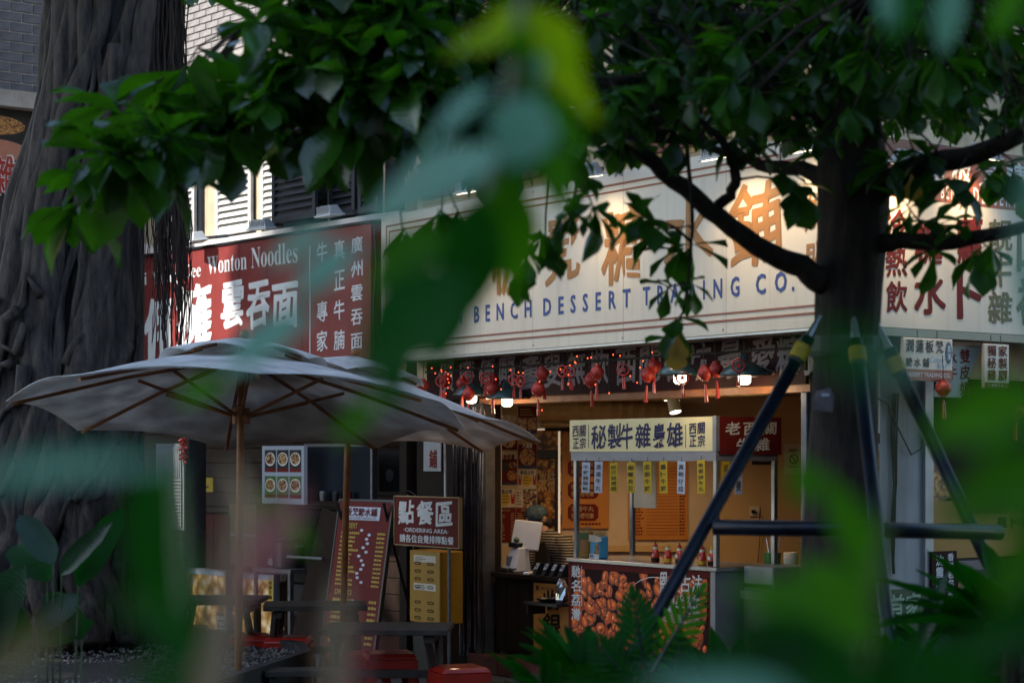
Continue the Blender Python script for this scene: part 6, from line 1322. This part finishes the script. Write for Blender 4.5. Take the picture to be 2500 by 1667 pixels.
# ------------------------------------------------------------------ crowns above the frame; gaps where the sun comes through
targets = []
for l, t_, r, b, fr, yo, n in ((330, 730, 540, 890, RR, 0, 26), (430, 470, 640, 575, RR, .3, 24), (505, 10, 740, 150, RR, .3, 60)):
    for _ in range(n):
        x, z = fr.hit(random.uniform(l, r), random.uniform(t_, b), yo); targets.append(fr.w(x, yo, z))
for _ in range(10): targets.append(at(random.uniform(290, 450), random.uniform(1522, 1540), 14.6))
for px, n in ((1945, 2),):
    for _ in range(n): x, z = S.hit(px + random.uniform(-6, 6), random.uniform(470, 830), 0); targets.append(S.w(x, 0, z))
for px, py, Y in ((1350, 60, 1.4), (1440, 240, 1.4), (1900, 1430, 1.1), (2380, 1150, .9)):
    for _ in range(4): targets.append(at(px + random.uniform(-50, 50), py + random.uniform(-50, 50), Y))
TG = np.array([tuple(v) for v in targets]); TF = np.array([.30 if v.y < 2 else .3 if v.x > 0 else 1. for v in targets]); SD_ = np.array(tuple(SUN))
def clear(P, rad):
    d = P[:, None, :] - TG[None]; al = (d*SD_).sum(2); perp = np.linalg.norm(d - al[:, :, None]*SD_, axis=2)
    return ~((perp < rad*TF[None]) & (al > 0)).any(1)
def overhead(n, xr_, yr_, h0, h1, rad):
    P = np.c_[rng.uniform(*xr_, n), rng.uniform(*yr_, n), np.zeros(n)]; P[:, 2] = H + .245*np.maximum(P[:, 1], 3) + .75 + rng.uniform(h0, h1, n)
    return P[clear(P, rad)]
def crown(name, P, L, parent, m):
    ms = []
    off = Vector(parent.location)
    for p_ in P: ms.append(leaf_matrix(Vector(p_) - off, (random.uniform(-1, 1), random.uniform(-1, 1), random.uniform(-.7, .2)), (random.uniform(-.5, .5), random.uniform(-.5, .5), 1), L*random.uniform(.7, 1.3), .9))
    return merged_leaves(name, ms, m, leaf_arrays(rows=5, fold=.15, droop=.2), parent)
crown('crown', overhead(500, (-8, -3.2), (11.5, 14.6), .5, 2.6, .6), .36, ban, LM['ban'])
# an unseen tree added off to the left to keep sun off the square
tt = empty('added_shade_tree', (-11.5, 5.5, 0), 0, kind='stuff')
nT = 26000; tT = rng.uniform(14, 18, nT)
TPt = np.c_[rng.uniform(-4.2, 4.0, nT), rng.uniform(.5, 18.6, nT), rng.uniform(0, 5.0, nT)] + tT[:, None] * SD_
TPt = TPt[(TPt[:, 2] > 8)]; TPt = TPt[clear(TPt, .52)]
crown('crown', TPt, .46, tt, LM['ban'])
MB().tube([(0, 0, 0), (.2, .3, 3), (0, .5, 6), (.4, 1, 9), (.6, 1.4, 12)], [.5, .38, .33, .25, .1], 14).build('trunk', tbark, tt, smooth=True)
for k in range(9): a = 2*math.pi*k/9; MB().tube([(.1, .6, 6 + .4*k), (1.6*math.cos(a), .8 + 1.9*math.sin(a), 7.6 + .4*k), (3.6*math.cos(a), 1 + 4.6*math.sin(a), 8.6 + .5*k)], [.16, .10, .03], 8).build('limb', tbark, tt, smooth=True)
crown('crown', np.concatenate((overhead(500, (.5, 6.5), (4.4, 10.8), .3, 2.4, .1), overhead(100, (-2.2, 0), (5.5, 8), 0, 1.2, .3))), .30, tree, LM['tree2'])
# unseen trees added behind the viewer, one mass that blocks low sky light
pk = empty('added_park_trees', (0, -10, 0), 0, kind='stuff')
PP = np.c_[rng.uniform(-18, 18, 7000), rng.uniform(-13, -7, 7000), rng.uniform(.8, 7.5, 7000)]
PP = np.concatenate((PP, np.c_[rng.uniform(-14, -8.5, 1500), rng.uniform(-4, 6, 1500), rng.uniform(.8, 4.0, 1500)], np.c_[rng.uniform(7.5, 13, 3000), rng.uniform(-4, 9, 3000), rng.uniform(.8, 6.5, 3000)]))
PP = PP[clear(PP, .3)]
crown('foliage', PP, .75, pk, LM['ban'])
mb = MB()
for k in range(14): x = -14 + 2.1*k; mb.tube([(x, random.uniform(-2, 2), 0), (x + random.uniform(-.3, .3), 0, 3), (x, .3, 6)], [.2, .16, .08], 9)
tag(mb.build('trunks', tbark, pk), kind='stuff')
# the few banyan leaves that reach into the top of the picture
lb2 = leaf_mesh('leaf', LM['tree'], kind='lance', fold=.15, droop=.1)
for k in range(26): px, py = random.gauss(490, 22), random.uniform(-40, 18); link('leaf', lb2, ban, leaf_matrix(bl(px, py, -.2), (random.uniform(-.6, .6), random.uniform(-.5, .3), -1), (0, -1, .5), random.uniform(.055, .085), .8))
for px, py, qx, qy in ((330, -320, 60, -420), (340, -300, 620, -420), (320, -300, 300, -520)):
    a, b = bl(px, py), bl(qx, qy); MB().tube([a, a.lerp(b, .5) + Vector((0, -.5, .3)), b + Vector((0, -1.6, .8)), b + Vector(((qx-px)/200, -4, 1.6))], [.25, .18, .12, .05], 10).build('limb', bark, ban, smooth=True)

# ================================================================== PLANTS IN FRONT
tag(MB().box(-4.5, 6, .25, 9.3, .001, .06).build('flower_bed', M['soil']), kind='structure')
def plant(name, px, Y, label, cat='plant', group=None, gz=.06):
    return empty(name, ((px - CXP)/FP*Y, Y, gz), 0, label, cat, group)
def pleaf(pl0, bx, by, tx, ty, Y, wr, m, kind='lance', dY=0., face=(0, -1, .5), stem=True, droop=.12, nm='leaf'):
    """one leaf from its base to its tip, both given on the photograph, Y metres away; dY leans the tip towards or away from us"""
    a = at(bx, by, Y) - Vector(pl0.location); b = at(tx, ty, Y + dY) - Vector(pl0.location); d = b - a
    me = leaf_mesh(nm, m, kind=kind, fold=.14, droop=droop, rows=9, wav=.03, seed=int(abs(bx*7 + by)))
    link(nm, me, pl0, leaf_matrix(a, d, face, d.length, wr))
    return a
def stem(pl0, pts, r, m, nm='stem'): MB().tube(pts, [r*(1 - .5*i/(len(pts)-1)) for i in range(len(pts))], 7).build(nm, m, pl0, smooth=True)
stemm = mat('green_stem', (.05, .09, .02), .5, var=.2)
# sapling whose sprig hangs into the top of the picture
sp_ = empty('sapling', (.95, 1.45, .06), 0, 'blurred sapling sprig of yellow green and grey green leaves hanging down the centre', 'sapling')
spl = Vector(sp_.location)
stem(sp_, [(0, 0, 0), (0, .02, 1.2), (-.05, 0, 2.2), (-.3, 0, 2.55), (-.7, -.02, 2.45), tuple(at(1290, -30, 1.42) - spl), tuple(at(1250, 260, 1.42) - spl), tuple(at(1200, 460, 1.42) - spl), tuple(at(1120, 620, 1.42) - spl)], .012, stemm)
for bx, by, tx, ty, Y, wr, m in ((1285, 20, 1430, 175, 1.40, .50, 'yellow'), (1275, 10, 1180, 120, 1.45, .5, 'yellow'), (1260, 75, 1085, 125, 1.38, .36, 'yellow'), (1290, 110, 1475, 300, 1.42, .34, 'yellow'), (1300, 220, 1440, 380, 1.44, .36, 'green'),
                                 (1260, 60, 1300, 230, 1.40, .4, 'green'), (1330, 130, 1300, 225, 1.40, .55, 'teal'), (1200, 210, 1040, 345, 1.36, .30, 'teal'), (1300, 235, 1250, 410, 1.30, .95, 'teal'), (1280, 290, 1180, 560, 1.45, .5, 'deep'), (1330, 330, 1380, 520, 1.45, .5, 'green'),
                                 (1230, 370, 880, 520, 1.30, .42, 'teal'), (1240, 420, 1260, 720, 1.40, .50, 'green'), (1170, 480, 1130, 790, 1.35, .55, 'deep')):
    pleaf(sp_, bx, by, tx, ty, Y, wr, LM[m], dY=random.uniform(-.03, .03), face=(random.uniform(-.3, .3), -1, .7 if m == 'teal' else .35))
# lower leaves of the same sprig
s2 = sp_
stem(sp_, [tuple(at(1120, 620, 1.42) - spl), tuple(at(1010, 640, 1.36) - spl), tuple(at(880, 600, 1.3) - spl), tuple(at(760, 740, 1.28) - spl), tuple(at(600, 900, 1.28) - spl)], .004, stemm); stem(sp_, [tuple(at(1120, 620, 1.42) - spl), tuple(at(1000, 760, 1.3) - spl), tuple(at(940, 960, 1.22) - spl)], .004, stemm)
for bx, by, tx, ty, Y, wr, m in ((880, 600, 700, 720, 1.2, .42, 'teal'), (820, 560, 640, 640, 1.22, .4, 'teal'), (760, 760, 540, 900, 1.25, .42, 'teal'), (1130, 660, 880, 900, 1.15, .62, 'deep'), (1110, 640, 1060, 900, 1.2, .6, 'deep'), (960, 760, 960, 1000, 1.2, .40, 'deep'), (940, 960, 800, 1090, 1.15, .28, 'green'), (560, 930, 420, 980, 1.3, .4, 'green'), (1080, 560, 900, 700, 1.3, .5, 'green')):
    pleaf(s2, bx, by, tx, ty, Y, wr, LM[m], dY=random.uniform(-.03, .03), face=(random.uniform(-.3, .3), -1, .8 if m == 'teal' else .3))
# long blade from the left edge
s3 = plant('strap_leaf_plant', -100, 1.0, 'blurred strap leaf plant reaching in from the left edge', 'plant')
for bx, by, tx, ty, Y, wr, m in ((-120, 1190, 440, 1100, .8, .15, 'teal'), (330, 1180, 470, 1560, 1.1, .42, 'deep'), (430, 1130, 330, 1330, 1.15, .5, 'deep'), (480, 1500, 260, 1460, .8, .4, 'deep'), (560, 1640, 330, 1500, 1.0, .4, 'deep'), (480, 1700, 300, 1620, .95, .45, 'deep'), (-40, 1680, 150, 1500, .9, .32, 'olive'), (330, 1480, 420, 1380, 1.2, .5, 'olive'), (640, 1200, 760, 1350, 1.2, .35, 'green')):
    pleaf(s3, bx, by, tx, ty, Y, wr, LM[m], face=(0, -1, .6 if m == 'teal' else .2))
stem(s3, [(0, 0, 0), (.03, 0, .9), tuple(at(-120, 1190, 1.0) - Vector(s3.location))], .006, stemm); stem(s3, [(0, 0, 0), (.08, .02, .8), tuple(at(470, 1800, 1.05) - Vector(s3.location)), tuple(at(440, 1300, 1.08) - Vector(s3.location)), tuple(at(430, 1130, 1.12) - Vector(s3.location))], .005, stemm)
# pink and cream leaved plant
s4 = plant('cordyline', 560, .92, 'blurred pink and cream leaved plant rising from the bottom edge', 'plant')
for bx, by, tx, ty, Y, wr, m in ((500, 1800, 590, 1180, .95, .11, 'pale'), (470, 1750, 560, 1420, .95, .16, 'pale'), (600, 1420, 740, 1180, .92, .28, 'pink'), (560, 1500, 660, 1270, .95, .22, 'pink'), (800, 1800, 830, 1400, .92, .14, 'pale'), (830, 1800, 900, 1500, .95, .10, 'pink'), (620, 1330, 560, 1120, 1.0, .2, 'pale')):
    pleaf(s4, bx, by, tx, ty, Y, wr, LM[m], face=(.2, -1, .2), droop=.05)
stem(s4, [(0, 0, 0), tuple(at(500, 1800, .95) - Vector(s4.location)), tuple(at(560, 1450, .95) - Vector(s4.location))], .006, LM['pale']); stem(s4, [(0, 0, 0), tuple(at(800, 1800, .93) - Vector(s4.location)), tuple(at(805, 1650, .93) - Vector(s4.location))], .006, LM['pale'])
# bright leaves low on the right
s5 = plant('young_shrub', 1950, 1.1, 'blurred shrub with glowing yellow green leaves at the lower right', 'shrub')
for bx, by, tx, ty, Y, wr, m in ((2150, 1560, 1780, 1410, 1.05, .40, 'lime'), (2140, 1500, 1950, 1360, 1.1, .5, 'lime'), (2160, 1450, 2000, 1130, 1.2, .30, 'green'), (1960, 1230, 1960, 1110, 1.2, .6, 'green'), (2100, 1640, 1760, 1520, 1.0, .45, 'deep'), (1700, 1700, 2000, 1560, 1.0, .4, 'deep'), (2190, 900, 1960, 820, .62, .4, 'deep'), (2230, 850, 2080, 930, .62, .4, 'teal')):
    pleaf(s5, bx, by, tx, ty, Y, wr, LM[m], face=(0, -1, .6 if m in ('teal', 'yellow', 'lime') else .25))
stem(s5, [(0, 0, 0), tuple(at(2080, 1900, 1.1) - Vector(s5.location)), tuple(at(2130, 1500, 1.1) - Vector(s5.location)), tuple(at(2180, 1200, 1.1) - Vector(s5.location)), tuple(at(2200, 880, 1.0) - Vector(s5.location))], .005, stemm)
s6 = plant('broad_leaf_shrub', 2500, .95, 'blurred broad green leaves crowding the right edge', 'shrub')
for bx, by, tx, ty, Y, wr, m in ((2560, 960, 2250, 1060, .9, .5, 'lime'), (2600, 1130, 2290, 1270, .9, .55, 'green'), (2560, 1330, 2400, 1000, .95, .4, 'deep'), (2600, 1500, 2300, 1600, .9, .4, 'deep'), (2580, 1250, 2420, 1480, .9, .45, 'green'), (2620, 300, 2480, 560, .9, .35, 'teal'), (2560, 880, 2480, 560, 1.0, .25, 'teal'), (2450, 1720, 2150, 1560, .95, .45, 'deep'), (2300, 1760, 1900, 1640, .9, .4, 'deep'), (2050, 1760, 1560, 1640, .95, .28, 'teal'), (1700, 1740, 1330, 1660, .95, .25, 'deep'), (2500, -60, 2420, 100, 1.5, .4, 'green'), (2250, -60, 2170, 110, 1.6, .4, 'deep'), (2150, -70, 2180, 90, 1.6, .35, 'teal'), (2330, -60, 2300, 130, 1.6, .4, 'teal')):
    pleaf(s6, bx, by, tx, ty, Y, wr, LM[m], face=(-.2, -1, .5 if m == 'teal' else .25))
stem(s6, [(0, 0, 0), tuple(at(2640, 2000, .95) - Vector(s6.location)), tuple(at(2650, 1000, .95) - Vector(s6.location)), tuple(at(2660, 200, 1.2) - Vector(s6.location)), tuple(at(2560, -120, 1.5) - Vector(s6.location)), tuple(at(2150, -100, 1.6) - Vector(s6.location))], .007, stemm); stem(s6, [(0, 0, 0), tuple(at(2400, 1900, .95) - Vector(s6.location)), tuple(at(2200, 1780, .93) - Vector(s6.location)), tuple(at(1700, 1760, .95) - Vector(s6.location))], .005, stemm)
# plants in the bed, nearly in focus
c1 = plant('canna', 120, 8.2, 'broad ribbed leaf plant at the foot of the banyan', 'plant')
for bx, by, tx, ty, wr, m, dY in ((130, 1375, 45, 1248, .40, 'canna', .1), (115, 1420, 25, 1310, .36, 'deep', .3), (150, 1400, 262, 1275, .26, 'canna', -.1), (190, 1430, 300, 1230, .28, 'deep', .2), (-30, 1540, 50, 1385, .5, 'canna', -.1), (-60, 1620, 15, 1440, .5, 'canna', -.2), (90, 1530, 195, 1450, .5, 'canna', .0), (60, 1580, -10, 1440, .45, 'deep', .1), (200, 1560, 110, 1430, .35, 'deep', .2), (95, 1570, 230, 1510, .4, 'deep', .1)):
    pleaf(c1, bx, by, tx, ty, 8.0, wr, LM[m], kind='round', dY=dY, face=(.2, -1, .5)); stem(c1, [(0, 0, 0), tuple((at(bx, by + 200, 8.0) - Vector(c1.location))*.9), tuple(at(bx, by, 8.0) - Vector(c1.location))], .006, stemm)
def fern(name, px, py, Y, n, L, label, wr, m, spread=1.0, kind='strap', tilt=.35):
    q = at(px, py, Y); r_ = empty(name, q, 0, label, 'plant', 'plants in the bed')
    me = [leaf_mesh('frond', LM[m], kind=kind, fold=.16, droop=d_, rows=8, wav=.03, seed=i) for i, d_ in enumerate((.12, .3, .2))]
    for k in range(n):
        a = 2.4*k; t_ = tilt + spread*random.random(); d = (math.sin(t_)*math.cos(a), math.sin(t_)*math.sin(a), math.cos(t_))
        link('frond', me[k % 3], r_, leaf_matrix((.03*math.cos(a), .03*math.sin(a), 0), d, (-d[0], -d[1], .6), L*random.uniform(.75, 1.1), wr))
    MB().tube([(0, 0, .02), (0, 0, -q.z + .05)], [.03, .05], 8).build('stem', tbark, r_)
fern('bird_nest_fern', 1450, 1700, 6.4, 34, .28, 'fern of upright strap leaves in front of the food cart', .20, 'deep', .75)
fern('dark_fern', 1340, 1720, 6.3, 22, .26, 'dark fern of strap leaves low before the doorstep', .18, 'deep', .9)
fern('leafy_clump', 2330, 1690, 6.8, 30, .40, 'dark clump of pointed leaves in front of the helmet table', .24, 'deep', .9, 'lance'); fern('leafy_clump', 2470, 1560, 6.2, 34, .42, 'tall clump of pointed leaves at the lower right edge', .22, 'deep', 1.0, 'lance'); fern('leafy_clump', 2150, 1730, 6.4, 26, .34, 'leafy clump at the foot of the street tree', .3, 'deep', 1.0, 'lance'); fern('leafy_clump', 1780, 1740, 7.2, 24, .32, 'dark leafy clump between the cart and the street tree', .3, 'deep', .9, 'lance')
def lobed(px, py, tx, ty, Y, m, label, W_):
    """a deeply lobed philodendron leaf: finger lobes on both sides of a midrib"""
    q = at(px, py, Y); r_ = empty('philodendron', q, 0, label, 'plant', 'plants in the bed'); d = at(tx, ty, Y) - q; L = d.length; d.normalize(); s_ = d.cross(Vector((0, -1, 0))).normalized()
    MB().tube([(0, 0, 0), tuple(d*L*.98)], [.008, .003], 6).build('midrib', LM['canna'], r_); me = leaf_mesh('lobe', LM[m], kind='strap', fold=.10, droop=.15, rows=6)
    for k in range(10):
        u = .1 + .88*k/10; ln = W_*math.sin(math.pi*(.22 + .68*u))
        for sg in (-1, 1): link('lobe', me, r_, leaf_matrix(tuple(d*L*u), s_*sg*(1.1 - .5*u) + d*(.35 + .9*u), (0, -1, .35), ln, .24))
    link('lobe', me, r_, leaf_matrix(tuple(d*L*.95), d, (0, -1, .35), W_*.5, .5)); MB().tube([(0, 0, 0), (0, .05, -.3), (.02, .05, -q.z + .06)], .007, 6).build('stem', stemm, r_)
lobed(1590, 1640, 1712, 1440, 6.2, 'green', 'light green lobed leaf in front of the cart picture', 0.096); lobed(1575, 1640, 1545, 1450, 6.2, 'deep', 'blue green lobed leaf standing before the cart picture', 0.096); lobed(1560, 1690, 1450, 1560, 6.2, 'deep', 'dark lobed leaf low before the cart', 0.088); lobed(1640, 1700, 1660, 1560, 6.2, 'deep', 'dark lobed leaf behind the light green one', 0.088)
b1 = plant('broad_leaf_plant', 1960, 7.0, 'round scalloped yellow green leaf at the bottom edge', 'plant'); pleaf(b1, 1965, 1700, 1960, 1590, 7.0, 1.15, LM['canna'], kind='round', face=(0, -1, .4)); stem(b1, [(0, 0, 0), tuple(at(1965, 1700, 7.0) - Vector(b1.location))], .008, stemm)
b2 = plant('long_leaf_plant', 2230, 6.2, 'long pale arching leaf before the helmet table', 'plant')
for bx, by, tx, ty, wr in ((2250, 1640, 2452, 1448, .27), (2240, 1600, 2310, 1390, .2)): pleaf(b2, bx, by, tx, ty, 6.2, wr, LM['canna'], face=(-.3, -1, .6)); 
stem(b2, [(0, 0, 0), tuple(at(2250, 1650, 6.2) - Vector(b2.location))], .008, stemm); stem(b2, [(0, 0, 0), tuple(at(2240, 1600, 6.2) - Vector(b2.location))], .008, stemm)
bpy.data.scenes.remove(_sc2)
